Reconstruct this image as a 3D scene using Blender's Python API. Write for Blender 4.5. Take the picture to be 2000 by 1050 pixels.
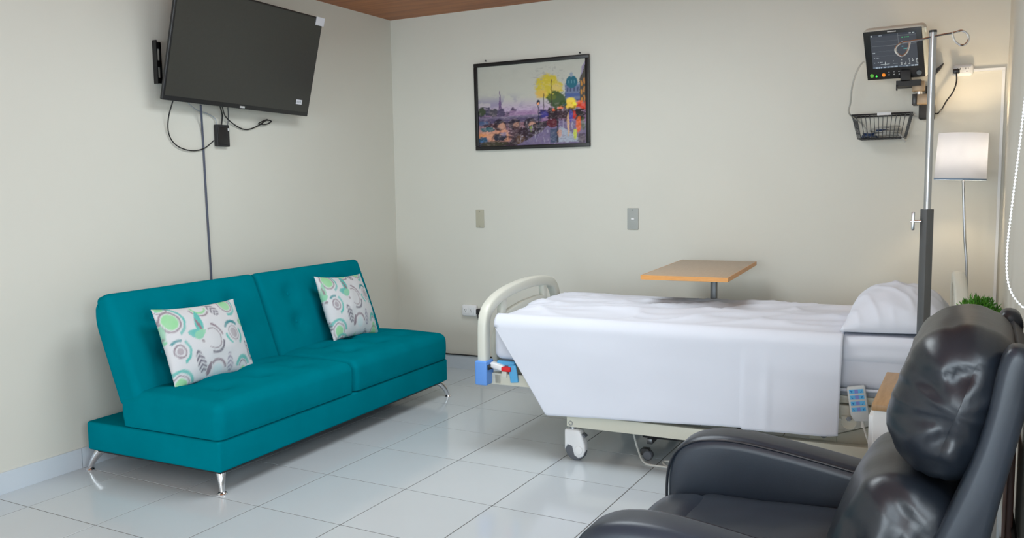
import bpy, bmesh, math, random
import numpy as np
from mathutils import Vector, Matrix, noise, Euler

for o in list(bpy.data.objects):
    bpy.data.objects.remove(o, do_unlink=True)
random.seed(7)
SC = bpy.context.scene
COL = SC.collection
R = math.radians

# ------------------------------------------------------------------ camera
CAM_H = 1.3642
yaw, pitch, roll = R(28.468), R(5.735), R(-0.8435)
fw = Vector((-math.sin(yaw)*math.cos(pitch), math.cos(yaw)*math.cos(pitch), -math.sin(pitch)))
rt = Vector((math.cos(yaw), math.sin(yaw), 0))
up = rt.cross(fw)
rt2 = rt*math.cos(roll) + up*math.sin(roll)
up2 = -rt*math.sin(roll) + up*math.cos(roll)
cd = bpy.data.cameras.new('camera')
cam = bpy.data.objects.new('camera', cd)
COL.objects.link(cam)
cd.sensor_width = 36.0
cd.lens = 1678.46/2000*36.0
cd.clip_start = 0.02
M = Matrix((rt2, up2, -fw)).transposed().to_4x4()
M.translation = (0, 0, CAM_H)
cam.matrix_world = M
SC.camera = cam

# ------------------------------------------------------------------ world, daylight, exposure
w = bpy.data.worlds.new('world'); SC.world = w
w.use_nodes = True
w.node_tree.nodes['Background'].inputs[0].default_value = (0.80, 0.88, 1.0, 1)
w.node_tree.nodes['Background'].inputs[1].default_value = 1.2

def area(name, loc, rot, sx, sy, energy, color):
    l = bpy.data.lights.new(name, 'AREA'); l.shape = 'RECTANGLE'
    l.size = sx; l.size_y = sy; l.energy = energy; l.color = color
    o = bpy.data.objects.new(name, l); COL.objects.link(o)
    o.location = loc; o.rotation_euler = rot
    return o
DAY = (0.80, 0.925, 1.0)
# daylight entering by the window with the roller blind, in the right wall beside the camera
area('daylight_side_window', (0.150, 0.40, 1.60), (0, R(90), 0), 1.40, 2.50, 36, DAY)
# daylight entering by the wide glazed opening in the wall behind the camera
area('daylight_window', (-1.25, -4.03, 1.30), (R(90), 0, 0), 2.3, 2.1, 112, DAY)
# added fill light below the ceiling, unseen, lifts the sheet top and walls
area('ceiling_fill_light', (-1.95, 3.35, 2.545), (0, 0, 0), 1.1, 1.1, 25, (0.88, 0.96, 1.0))
vs = SC.view_settings
vs.view_transform = 'Standard'
vs.look = 'None'
vs.exposure = 0.46
vs.gamma = 1.0
vs.use_curve_mapping = False

# ------------------------------------------------------------------ materials
def srgb(r, g, b):
    f = lambda c: (c/255/12.92) if c/255 <= 0.04045 else ((c/255+0.055)/1.055)**2.4
    return (f(r), f(g), f(b))

def mat(name, col, rough=0.5, metal=0.0, spec=0.5, coat=0.0, var=0.0, vscale=6.0, bump=0.0, bscale=80.0,
        bdist=0.002, sheen=0.0, emit=None, estr=0.0, attr=None, trans=0.0, stretch=None, col2=None, bump2=0.0, b2scale=10):
    m = bpy.data.materials.new(name); m.use_nodes = True
    nt = m.node_tree; N = nt.nodes; L = nt.links
    b = N['Principled BSDF']
    c = (*col, 1) if len(col) == 3 else col
    b.inputs['Base Color'].default_value = c
    b.inputs['Roughness'].default_value = rough
    b.inputs['Metallic'].default_value = metal
    b.inputs['Specular IOR Level'].default_value = spec
    b.inputs['Coat Weight'].default_value = coat
    b.inputs['Coat Roughness'].default_value = 0.08
    if sheen: b.inputs['Sheen Weight'].default_value = sheen
    if trans: b.inputs['Transmission Weight'].default_value = trans
    tc = N.new('ShaderNodeTexCoord')
    src = tc.outputs['Object']
    if stretch:
        mp = N.new('ShaderNodeMapping'); mp.inputs['Scale'].default_value = stretch
        L.new(src, mp.inputs[0]); src = mp.outputs[0]
    if attr:
        a = N.new('ShaderNodeAttribute'); a.attribute_name = attr
        L.new(a.outputs['Color'], b.inputs['Base Color'])
    elif var or col2:
        n = N.new('ShaderNodeTexNoise'); n.inputs['Scale'].default_value = vscale; n.inputs['Detail'].default_value = 5
        L.new(src, n.inputs['Vector'])
        rp = N.new('ShaderNodeValToRGB')
        rp.color_ramp.elements[0].position = 0.32; rp.color_ramp.elements[1].position = 0.68
        c2 = col2 if col2 else tuple(x*(1-var) for x in col[:3])
        rp.color_ramp.elements[0].color = (*c2, 1); rp.color_ramp.elements[1].color = c
        L.new(n.outputs['Fac'], rp.inputs[0]); L.new(rp.outputs[0], b.inputs['Base Color'])
    prev = None
    for st, scl, dist in ((bump, bscale, bdist), (bump2, b2scale, 0.01)):
        if st:
            n2 = N.new('ShaderNodeTexNoise'); n2.inputs['Scale'].default_value = scl; n2.inputs['Detail'].default_value = 3
            L.new(src, n2.inputs['Vector'])
            bp = N.new('ShaderNodeBump'); bp.inputs['Strength'].default_value = st; bp.inputs['Distance'].default_value = dist
            L.new(n2.outputs['Fac'], bp.inputs['Height'])
            if prev: L.new(prev.outputs[0], bp.inputs['Normal'])
            prev = bp
    if prev: L.new(prev.outputs[0], b.inputs['Normal'])
    if emit:
        b.inputs['Emission Color'].default_value = (*emit, 1); b.inputs['Emission Strength'].default_value = estr
        if attr: L.new(a.outputs['Color'], b.inputs['Emission Color'])
    return m

MT = {}
MT['wall'] = mat('wall_paint', (0.73, 0.715, 0.640), 0.55, spec=0.35, var=0.03, vscale=1.5, bump=0.06, bscale=60)
MT['ceil'] = mat('ceiling_wood', (0.46, 0.165, 0.048), 0.5, col2=(0.29, 0.088, 0.024), vscale=3.2, stretch=(0.6, 7, 1), bump=0.1, bscale=30)
MT['tile'] = mat('porcelain_tile', (0.61, 0.665, 0.70), 0.13, spec=0.5, var=0.03, vscale=2.5, bump=0.02, bscale=6)
MT['grout'] = mat('grout', (0.12, 0.115, 0.11), 0.9)
MT['base'] = mat('baseboard_paint', (0.64, 0.70, 0.76), 0.3, var=0.03, vscale=3)
MT['teal'] = mat('teal_fabric', (0.0, 0.205, 0.265), 0.95, spec=0.0, var=0.10, vscale=5, bump=0.25, bscale=420, bdist=0.001)
MT['chrome'] = mat('chrome', (0.75, 0.75, 0.77), 0.14, metal=1.0)
MT['steel'] = mat('brushed_steel', (0.50, 0.51, 0.53), 0.28, metal=1.0, bump=0.03, bscale=200)
MT['darksteel'] = mat('grey_painted_steel', (0.15, 0.155, 0.16), 0.4, metal=0.6, var=0.08)
MT['black'] = mat('black_plastic', (0.012, 0.012, 0.013), 0.35, var=0.1)
MT['blackmat'] = mat('black_matte', (0.018, 0.018, 0.020), 0.6, var=0.1)
MT['screen'] = mat('tv_screen_film', (0.031, 0.031, 0.026), 0.34, spec=0.7, var=0.12, vscale=60, bump=0.04, bscale=35)
MT['cream'] = mat('cream_plastic', (0.71, 0.715, 0.635), 0.35, var=0.03, vscale=4)
MT['creammetal'] = mat('cream_enamel', (0.70, 0.685, 0.575), 0.38, var=0.05, vscale=4)
MT['blue'] = mat('blue_plastic', (0.135, 0.335, 0.80), 0.4, var=0.05)
MT['blue2'] = mat('sky_blue_plastic', (0.10, 0.42, 0.75), 0.4, var=0.05)
MT['red'] = mat('red_plastic', (0.72, 0.012, 0.02), 0.4, var=0.05)
MT['white'] = mat('white_plastic', (0.84, 0.85, 0.86), 0.35, var=0.02)
MT['greyplate'] = mat('grey_plastic', (0.42, 0.44, 0.42), 0.4, var=0.03)
MT['beigeplate'] = mat('beige_plastic', (0.50, 0.475, 0.37), 0.4, var=0.03)
MT['sheet'] = mat('white_cotton', (0.74, 0.77, 0.85), 0.85, spec=0.2, bump=0.12, bscale=700, bdist=0.0006, var=0.02, vscale=4)
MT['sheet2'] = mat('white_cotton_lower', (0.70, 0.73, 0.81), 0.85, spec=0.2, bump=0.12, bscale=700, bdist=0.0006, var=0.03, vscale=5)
MT['greyrub'] = mat('grey_rubber', (0.12, 0.13, 0.15), 0.6, var=0.1)
MT['greydeck'] = mat('grey_deck', (0.36, 0.39, 0.43), 0.5, var=0.05)
MT['woodtop'] = mat('beech_laminate', (0.47, 0.355, 0.25), 0.38, col2=(0.42, 0.31, 0.21), vscale=8, stretch=(14, 1.2, 1))
MT['woodedge'] = mat('orange_edge_band', (0.74, 0.34, 0.085), 0.4, col2=(0.66, 0.29, 0.065), vscale=8, stretch=(3, 3, 20))
MT['cabtop'] = mat('cabinet_wood', (0.50, 0.315, 0.16), 0.45, col2=(0.40, 0.245, 0.115), vscale=7, stretch=(10, 1.2, 1))
MT['cabbody'] = mat('cabinet_white', (0.82, 0.84, 0.84), 0.35, var=0.02)
MT['leather'] = mat('black_leather', (0.0140, 0.0190, 0.0275), 0.35, spec=0.62, var=0.15, vscale=12, bump=0.10, bscale=260, bdist=0.001, bump2=0.12, b2scale=14)
MT['leather_lit'] = mat('black_leather_lit', (0.025, 0.036, 0.054), 0.38, spec=0.55, var=0.15, vscale=12, bump=0.12, bscale=260, bdist=0.001)  # same leather, lighter copy: light on wings and arms put into the colour
MT['shade'] = None
MT['brown'] = mat('dark_brown_wood', (0.085, 0.026, 0.014), 0.5, col2=(0.05, 0.014, 0.008), vscale=5, stretch=(6, 6, 1))
MT['leaf'] = mat('leaf_green', (0.10, 0.34, 0.018), 0.5, col2=(0.035, 0.16, 0.010), vscale=30)
MT['pot'] = mat('white_pot', (0.7, 0.7, 0.68), 0.4)
MT['greycable'] = mat('grey_cable', (0.42, 0.42, 0.39), 0.5)
MT['bluecable'] = mat('blue_grey_cable', (0.07, 0.08, 0.12), 0.5)
MT['whitecable'] = mat('white_cable', (0.72, 0.72, 0.68), 0.45)
MT['navy'] = mat('navy_plastic', (0.012, 0.035, 0.11), 0.45)
MT['print'] = mat('printed_picture', (1, 1, 1), 0.28, attr='col', spec=0.4)
MT['pillowprint'] = mat('printed_cushion_fabric', (1, 1, 1), 0.9, attr='col', spec=0.15, bump=0.2, bscale=500, bdist=0.001)
MT['monscreen'] = mat('monitor_display', (1, 1, 1), 0.18, attr='col', emit=(1, 1, 1), estr=0.30)
MT['green'] = mat('green_button', (0.10, 0.36, 0.05), 0.4, emit=(0.1, 0.5, 0.05), estr=0.25)
MT['greenled'] = mat('green_led', (0.05, 0.6, 0.05), 0.4, emit=(0.05, 1.0, 0.1), estr=1.2)
MT['orange'] = mat('orange_button', (0.75, 0.22, 0.02), 0.4, emit=(1, 0.3, 0.02), estr=0.3)
MT['keyblue'] = mat('key_blue', (0.13, 0.48, 0.80), 0.45)
MT['keyarrow'] = mat('key_arrow_blue', (0.01, 0.20, 0.55), 0.45)
MT['keyviolet'] = mat('key_violet', (0.22, 0.25, 0.62), 0.45)
MT['remgrey'] = mat('remote_grey', (0.58, 0.60, 0.60), 0.4)
MT['taupe'] = mat('taupe_metal', (0.27, 0.20, 0.13), 0.4, metal=0.2)
MT['sticker'] = mat('white_sticker', (0.75, 0.75, 0.80), 0.4)
MT['bead'] = mat('white_bead', (0.82, 0.83, 0.86), 0.25)
MT['blind'] = mat('blind_fabric', (0.72, 0.72, 0.70), 0.8)
MT['knobgrey'] = mat('knob_grey', (0.10, 0.12, 0.14), 0.35)
MT['silver'] = mat('silver_paint', (0.60, 0.60, 0.60), 0.35)
def shade_mat():
    m = bpy.data.materials.new('lamp_shade_fabric'); m.use_nodes = True
    nt = m.node_tree; N = nt.nodes; L = nt.links
    N.remove(N['Principled BSDF']); out = N['Material Output']
    d = N.new('ShaderNodeBsdfDiffuse'); d.inputs[0].default_value = (0.70, 0.71, 0.74, 1)
    t = N.new('ShaderNodeBsdfTranslucent'); t.inputs[0].default_value = (0.118, 0.136, 0.184, 1)
    mx = N.new('ShaderNodeMixShader'); mx.inputs[0].default_value = 0.42
    L.new(d.outputs[0], mx.inputs[1]); L.new(t.outputs[0], mx.inputs[2]); L.new(mx.outputs[0], out.inputs[0])
    return m
MT['shade'] = shade_mat()
MT['shadetrim'] = mat('shade_trim', (0.22, 0.30, 0.42), 0.6)

# ------------------------------------------------------------------ mesh helpers
class MB:
    def __init__(s): s.v = []; s.f = []
    def add(s, vf, M=None):
        v, f = vf; n = len(s.v)
        for p in v:
            p = Vector(p)
            s.v.append(M @ p if M is not None else p)
        s.f += [tuple(i+n for i in q) for q in f]
        return s

def box(x0, x1, y0, y1, z0, z1):
    v = [(x0,y0,z0),(x1,y0,z0),(x1,y1,z0),(x0,y1,z0),(x0,y0,z1),(x1,y0,z1),(x1,y1,z1),(x0,y1,z1)]
    return v, [(0,3,2,1),(4,5,6,7),(0,1,5,4),(1,2,6,5),(2,3,7,6),(3,0,4,7)]

def axis_pts(h, r, ns, nm):
    a = [-h + r*(1-math.cos(i/ns*math.pi/2)) if False else -h + r*i/ns for i in range(ns)]
    m = [-(h-r) + 2*(h-r)*i/nm for i in range(nm+1)]
    return a + m + [-x for x in reversed(a)]

def rbox(hx, hy, hz, r, ns=3, nm=1, nmx=None, nmy=None, nmz=None):
    """rounded box centred on the origin, half sizes hx hy hz"""
    r = min(r, hx*0.999, hy*0.999, hz*0.999)
    ax = [axis_pts(hx, r, ns, nmx or nm), axis_pts(hy, r, ns, nmy or nm), axis_pts(hz, r, ns, nmz or nm)]
    H = (hx, hy, hz)
    idx = {}; V = []; F = []
    def vid(p):
        k = (round(p[0], 6), round(p[1], 6), round(p[2], 6))
        if k not in idx:
            q = [max(-(H[i]-r), min(H[i]-r, p[i])) for i in range(3)]
            d = [p[i]-q[i] for i in range(3)]
            # square to circle so that the arc is even
            nn = sum(1 for t in d if abs(t) > 1e-9)
            if nn > 1:
                d = [math.tan(max(-1, min(1, t/r))*math.pi/4) for t in d]
            L = math.sqrt(sum(t*t for t in d)) or 1
            V.append(tuple(q[i] + d[i]/L*r for i in range(3)))
            idx[k] = len(V)-1
        return idx[k]
    for a in range(3):
        b, c = (a+1) % 3, (a+2) % 3
        for s in (-1, 1):
            for i in range(len(ax[b])-1):
                for j in range(len(ax[c])-1):
                    q = []
                    for (u, v) in ((i,j),(i+1,j),(i+1,j+1),(i,j+1)):
                        p = [0,0,0]; p[a] = s*H[a]; p[b] = ax[b][u]; p[c] = ax[c][v]
                        q.append(vid(p))
                    if s < 0: q.reverse()
                    if len(set(q)) == 4: F.append(tuple(q))
    return V, F

def cyl(r, z0, z1, n=20, r2=None):
    r2 = r if r2 is None else r2
    return lathe([(0, z0), (r, z0), (r2, z1), (0, z1)], n)

def lathe(prof, n=24):
    V = []; F = []; rings = []
    for (r, z) in prof:
        if r < 1e-6:
            V.append((0, 0, z)); rings.append([len(V)-1])
        else:
            b = len(V)
            for i in range(n):
                t = 2*math.pi*i/n
                V.append((r*math.cos(t), r*math.sin(t), z))
            rings.append(list(range(b, b+n)))
    for a, b in zip(rings, rings[1:]):
        for i in range(n):
            j = (i+1) % n
            if len(a) == 1 and len(b) == 1: continue
            if len(a) == 1: F.append((a[0], b[j], b[i]))
            elif len(b) == 1: F.append((a[i], a[j], b[0]))
            else: F.append((a[i], a[j], b[j], b[i]))
    return V, F

def catmull(pts, per=8, closed=False):
    P = [Vector(p) for p in pts]; out = []
    n = len(P)
    rng = range(n if closed else n-1)
    for i in rng:
        if closed: p0, p1, p2, p3 = P[i-1], P[i], P[(i+1) % n], P[(i+2) % n]
        else: p0, p1, p2, p3 = P[max(0,i-1)], P[i], P[i+1], P[min(n-1,i+2)]
        for k in range(per):
            t = k/per
            out.append(0.5*((2*p1)+(p2-p0)*t+(2*p0-5*p1+4*p2-p3)*t*t+(-p0+3*p1-3*p2+p3)*t**3))
    if not closed: out.append(P[-1])
    return out

def tube(pts, rad, n=8, closed=False, flat=None):
    """rad: number or list; flat=(a,b,updir) makes an oval / box like section"""
    P = [Vector(p) for p in pts]; m = len(P)
    V = []; F = []
    T = []
    for i in range(m):
        if closed: t = P[(i+1) % m]-P[i-1]
        else: t = P[min(m-1,i+1)]-P[max(0,i-1)]
        T.append(t.normalized() if t.length > 1e-9 else Vector((0,0,1)))
    ref = Vector((0,0,1)) if abs(T[0].z) < 0.9 else Vector((1,0,0))
    if flat: ref = Vector(flat[2])
    nrm = (ref - T[0]*ref.dot(T[0])).normalized()
    for i in range(m):
        if flat:
            rf = Vector(flat[2]); nrm = (rf - T[i]*rf.dot(T[i])).normalized()
        else:
            nrm = (nrm - T[i]*nrm.dot(T[i])); nrm = nrm.normalized() if nrm.length > 1e-6 else T[i].orthogonal().normalized()
        bn = T[i].cross(nrm)
        r = rad[i] if isinstance(rad, (list, tuple)) else rad
        for k in range(n):
            a = 2*math.pi*k/n
            if flat:
                ca, sa = math.cos(a), math.sin(a)
                e = 0.45
                ca = math.copysign(abs(ca)**e, ca)*flat[0]; sa = math.copysign(abs(sa)**e, sa)*flat[1]
                V.append(tuple(P[i]+nrm*ca+bn*sa))
            else:
                V.append(tuple(P[i]+nrm*math.cos(a)*r+bn*math.sin(a)*r))
    for i in range(m if closed else m-1):
        a = i*n; b = ((i+1) % m)*n
        for k in range(n):
            j = (k+1) % n
            F.append((a+k, a+j, b+j, b+k))
    if not closed:
        F.append(tuple(reversed(range(n)))); F.append(tuple(range((m-1)*n, m*n)))
    return V, F

def prism(poly, h0, h1, axis='y', bev=0.0, seg=3):
    """poly: list of 2d points; extruded along axis from h0 to h1"""
    bm = bmesh.new()
    def P(a, b, h):
        return {'y': (a, h, b), 'x': (h, a, b), 'z': (a, b, h)}[axis]
    A = [bm.verts.new(P(a, b, h0)) for a, b in poly]
    B = [bm.verts.new(P(a, b, h1)) for a, b in poly]
    bm.faces.new(A); bm.faces.new(list(reversed(B)))
    n = len(poly)
    for i in range(n):
        bm.faces.new((A[i], B[i], B[(i+1) % n], A[(i+1) % n]))
    bmesh.ops.recalc_face_normals(bm, faces=bm.faces)
    if bev:
        capset = set(A) | set(B)
        ed = [e for e in bm.edges if (e.verts[0] in set(A)) == (e.verts[1] in set(A))]
        bmesh.ops.bevel(bm, geom=ed, offset=bev, segments=seg, profile=0.5, affect='EDGES', clamp_overlap=True)
    bm.verts.index_update()
    v = [tuple(x.co) for x in bm.verts]; f = [tuple(x.index for x in q.verts) for q in bm.faces]
    bm.free()
    return v, f

def mk(name, mb, m, parent=None, smooth=True, ang=40, cols=None, sub=0):
    if isinstance(mb, tuple): mb = MB().add(mb)
    me = bpy.data.meshes.new(name)
    me.from_pydata([tuple(p) for p in mb.v], [], mb.f)
    bm = bmesh.new(); bm.from_mesh(me)
    bmesh.ops.recalc_face_normals(bm, faces=bm.faces)
    bm.to_mesh(me); bm.free()
    me.materials.append(m)
    if smooth:
        me.polygons.foreach_set('use_smooth', [True]*len(me.polygons))
        try: me.set_sharp_from_angle(angle=R(ang))
        except Exception: pass
    if cols is not None:
        a = me.color_attributes.new('col', 'FLOAT_COLOR', 'POINT')
        c = np.ones((len(me.vertices), 4), np.float32); c[:, :3] = cols
        a.data.foreach_set('color', c.ravel())
    o = bpy.data.objects.new(name, me); COL.objects.link(o)
    if parent is not None: o.parent = parent
    if sub:
        sm = o.modifiers.new('sub', 'SUBSURF'); sm.levels = sub; sm.render_levels = sub
    return o

def tag(o, label, cat, group=None, kind=None):
    o['label'] = label; o['category'] = cat
    if group: o['group'] = group
    if kind: o['kind'] = kind
    return o

def struct(o):
    o['kind'] = 'structure'; return o

class Thing:
    def __init__(s, name, label, cat, loc=(0,0,0), rz=0, group=None, M=None):
        o = bpy.data.objects.new(name, None); COL.objects.link(o)
        o.empty_display_size = 0.1
        s.M = M if M is not None else Matrix.Translation(loc) @ Matrix.Rotation(rz, 4, 'Z')
        o.matrix_world = s.M
        s.o = o; s.inv = s.M.inverted()
        tag(o, label, cat, group)
    def part(s, name, mb, m, parent=None, world=False, label=None, **k):
        if isinstance(mb, tuple): mb = MB().add(mb)
        if world: mb.v = [s.inv @ Vector(p) for p in mb.v]
        q = mk(name, mb, m, parent or s.o, **k)
        if label: q['label'] = label
        return q

def single(name, mb, m, label, cat, group=None, origin=None, **k):
    """a thing of one mesh given in world coordinates"""
    if isinstance(mb, tuple): mb = MB().add(mb)
    P = np.array([tuple(p) for p in mb.v])
    c = Vector(origin) if origin is not None else Vector(((P[:,0].min()+P[:,0].max())/2, (P[:,1].min()+P[:,1].max())/2, P[:,2].min()))
    mb.v = [Vector(p)-c for p in mb.v]
    o = mk(name, mb, m, None, **k); o.location = c
    return tag(o, label, cat, group)

# pixel ray helpers (photograph frame 2000 x 1050), only used to lay thin cables out in their wall planes
def ray(x, y): return fw + rt2*((x-1000)/1678.46) + up2*((525-y)/1678.46)
def on_y(x, y, Y): d = ray(x, y); return Vector((0,0,CAM_H)) + d*(Y/d.y)
def on_x(x, y, X): d = ray(x, y); return Vector((0,0,CAM_H)) + d*(X/d.x)
def Tm(x, y, z): return Matrix.Translation((x, y, z))
def Rm(a, ax): return Matrix.Rotation(a, 4, ax)

# ------------------------------------------------------------------ room shell
YB, XR, YF, CEIL = 5.337, 0.117, -4.00, 2.576
def xl(y): return -3.8925 + (YB-y)*0.0195      # the left wall leans in slightly towards the camera
XLB, XLF = xl(YB), xl(YF)
T = 0.12
# floor: slab as grout, tiles as children
fl = struct(mk('floor', box(XLB-0.1, XR+0.1, YF-0.1, YB+0.1, -0.08, -0.0012), MT['grout'], smooth=False))
TS = 0.45; tx0 = -8.9386*TS; ty0 = 4.8016*TS
cache = {}
for i in range(-2, 12):
    for j in range(-15, 9):
        x0, x1 = tx0+i*TS, tx0+(i+1)*TS; y0, y1 = ty0+j*TS, ty0+(j+1)*TS
        x0 = max(x0, XLB-0.03); x1 = min(x1, XR+0.02); y0 = max(y0, YF-0.05); y1 = min(y1, YB+0.02)
        if x1-x0 < 0.02 or y1-y0 < 0.02: continue
        g = 0.0022
        key = (round(x1-x0, 4), round(y1-y0, 4))
        if key not in cache:
            hx, hy = (x1-x0)/2-g, (y1-y0)/2-g
            b = 0.0006
            V = [(-hx,-hy,-0.008),(hx,-hy,-0.008),(hx,hy,-0.008),(-hx,hy,-0.008),
                 (-hx,-hy,-b),(hx,-hy,-b),(hx,hy,-b),(-hx,hy,-b),
                 (-hx+b,-hy+b,0),(hx-b,-hy+b,0),(hx-b,hy-b,0),(-hx+b,hy-b,0)]
            F = [(0,1,5,4),(1,2,6,5),(2,3,7,6),(3,0,4,7),(4,5,9,8),(5,6,10,9),(6,7,11,10),(7,4,8,11),(8,9,10,11)]
            t = mk('tile', (V, F), MT['tile'], fl, smooth=False); cache[key] = t.data
        else:
            t = bpy.data.objects.new('tile', cache[key]); COL.objects.link(t); t.parent = fl
        t.location = ((x0+x1)/2, (y0+y1)/2, random.uniform(-0.0004, 0.0))
struct(mk('ceiling', box(XLB-0.1, XR+0.1, YF-0.1, YB+0.1, CEIL, CEIL+0.08), MT['ceil'], smooth=False))
struct(mk('wall_back', box(XLB-T, XR+T, YB, YB+T, 0, CEIL), MT['wall'], smooth=False))
V = [(XLF,YF,0),(XLB,YB,0),(XLB-T,YB,0),(XLF-T,YF,0)]
V = V + [(a,b,CEIL) for a,b,_ in V]
struct(mk('wall_left', (V, box(0,1,0,1,0,1)[1]), MT['wall'], smooth=False))
RY0, RY1, RZ0, RZ1 = -0.88, 1.68, 0.88, 2.32
mb = MB().add(box(XR, XR+T, YF, RY0, 0, CEIL)).add(box(XR, XR+T, RY1, YB, 0, CEIL)).add(box(XR, XR+T, RY0, RY1, 0, RZ0)).add(box(XR, XR+T, RY0, RY1, RZ1, CEIL))
struct(mk('wall_right', mb, MT['wall'], smooth=False))
w2 = struct(mk('window_2', MB().add(box(XR+0.05, XR+0.10, RY0, RY1, RZ0, RZ0+0.045)).add(box(XR+0.05, XR+0.10, RY0, RY1, RZ1-0.045, RZ1)), MT['white'], smooth=False))
for y in (RY0, (RY0+RY1)/2-0.022, RY1-0.045):
    mk('mullion', box(XR+0.05, XR+0.10, y, y+0.045, RZ0+0.045, RZ1-0.045), MT['white'], w2, smooth=False)
# wall behind the camera with a wide glazed opening
WX0, WX1, WZ1 = -2.40, -0.10, 2.37
mb = MB(); mb.add(box(XLF-T, WX0, YF-T, YF, 0, CEIL)); mb.add(box(WX1, XR+T, YF-T, YF, 0, CEIL))
mb.add(box(WX0, WX1, YF-T, YF, WZ1, CEIL)); mb.add(box(WX0, WX1, YF-T, YF, 0, 0.22))
struct(mk('wall_front', mb, MT['wall'], smooth=False))
win = struct(mk('window_1', MB().add(box(WX0, WX1, YF-0.09, YF-0.03, 0.22, 0.27)).add(box(WX0, WX1, YF-0.09, YF-0.03, WZ1-0.05, WZ1)), MT['white'], smooth=False))
for k in range(4):
    x = WX0 + (WX1-WX0-0.05)*k/3
    mk('mullion', box(x, x+0.05, YF-0.09, YF-0.03, 0.27, WZ1-0.05), MT['white'], win, smooth=False)
# made-up panel body for the added ceiling fill light (out of view)
cl = Thing('ceiling_fill_panel', 'added flat square white fill light panel on the wooden ceiling, unseen', 'lamp', (-1.95, 3.35, CEIL))
cl.part('fill_panel_body', box(-0.57, 0.57, -0.57, 0.57, -0.026, 0), MT['white'], smooth=False)
# baseboards
bb = 0.098
def bboard(name, a, b, n):
    a = Vector((*a, 0)); b = Vector((*b, 0)); n = Vector((*n, 0))*0.011
    V = [a, b, b+n, a+n]; V = V + [p+Vector((0,0,bb)) for p in V]
    return struct(mk(name, ([tuple(p) for p in V], box(0,1,0,1,0,1)[1]), MT['base'], smooth=False))
bl = bboard('baseboard_left', (XLF, YF), (xl(2.60), 2.60), (1, 0.02))
mk('baseboard_piece', ([(xl(y)+dx, y, z) for y, dx, z in ((2.604,0,0),(YB-0.013,0,0),(YB-0.013,0.011,0),(2.604,0.011,0),(2.604,0,bb),(YB-0.013,0,bb),(YB-0.013,0.011,bb),(2.604,0.011,bb))], box(0,1,0,1,0,1)[1]), MT['base'], bl, smooth=False)
bboard('baseboard_back', (XLB, YB), (XR, YB), (0, -1))
bboard('baseboard_right', (XR, YB-0.011), (XR, YF), (-1, 0))

# ------------------------------------------------------------------ soft box for cushions
def softbox(hx, hy, hz, r, nx, ny, nz, disp=None, ns=4):
    V, F = rbox(hx, hy, hz, r, ns=ns, nmx=nx, nmy=ny, nmz=nz)
    if disp:
        V = [disp(Vector(p)) for p in V]
    return V, F

# ------------------------------------------------------------------ sofa bed
SO = Thing('sofa_bed', 'teal fabric armless sofa bed with tufted cushions against the left wall', 'sofa', (-2.90, 2.62, 0), R(91.9))
L0 = 1.96
mb = MB(); V, F = rbox(L0/2, 0.4325, 0.070, 0.012, ns=3, nmx=6, nmy=4); mb.add((V, F), Tm(L0/2, 0.4325, 0.175))
SO.part('base', mb, MT['teal'])
SO.part('underside_shade', box(0.02, L0-0.02, 0.02, 0.845, 0.094, 0.106), MT['blackmat'], smooth=False)  # black panel added to darken the shade beneath the sofa
def seat_fn(mir, tufts):
    def f(p):
        d = 0.0
        x, y, z = p
        hx, hy, hz = 0.489, 0.31, 0.084
        r_ = 0.042
        if z < -(hz-r_): z = -hz+(z+hz)*0.22
        elif z < 0: z = z*(hz-0.22*r_)/(hz-r_)
        crown = max(0, 1-(x/hx)**2)*max(0, 1-(y/hy)**2)
        if z > 0:
            wz = z/hz
            d += 0.030*crown**0.6*wz
            for tx, ty in tufts:
                rr = ((x-tx)**2+(y-ty)**2)
                d -= 0.036*math.exp(-rr/0.0030)*wz
                d += 0.004*math.exp(-((x-tx)**2/0.02+(y-ty)**2/0.0015))*wz
            d += 0.004*noise.noise(Vector((x*5, y*5, mir*7)))*wz
        bul = 0.007*max(0, 1-(z/hz)**2)*(1 if z > -0.03 else 0.6)
        ox = math.copysign(bul*0.4, x) if abs(x) > hx*0.9 else 0
        oy = -bul*(1-0.3*abs(x)/hx) if y < -hy*0.85 else (bul if y > hy*0.85 else 0)
        return Vector((x+ox, y+oy, z+d))
    return f
tf = [(a, b) for a in (-0.26, 0, 0.26) for b in (-0.10, 0.12)]
for k in range(2):
    mb = MB(); mb.add(softbox(0.489, 0.312, 0.084, 0.042, 34, 24, 6, seat_fn(k, tf)), Tm(0.490+0.980*k, 0.308, 0.3285))
    sc = SO.part('seat_cushion', mb, MT['teal'], ang=60)
    for (a, b) in tf:
        bt = SO.part('button', lathe([(0.0,-0.004),(0.011,-0.004),(0.012,0.0),(0.008,0.004),(0,0.005)], 12), MT['teal'], sc)
        bt.location = (0.490+0.980*k+a, 0.312+b, 0.3285+0.0965-0.016)
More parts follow.
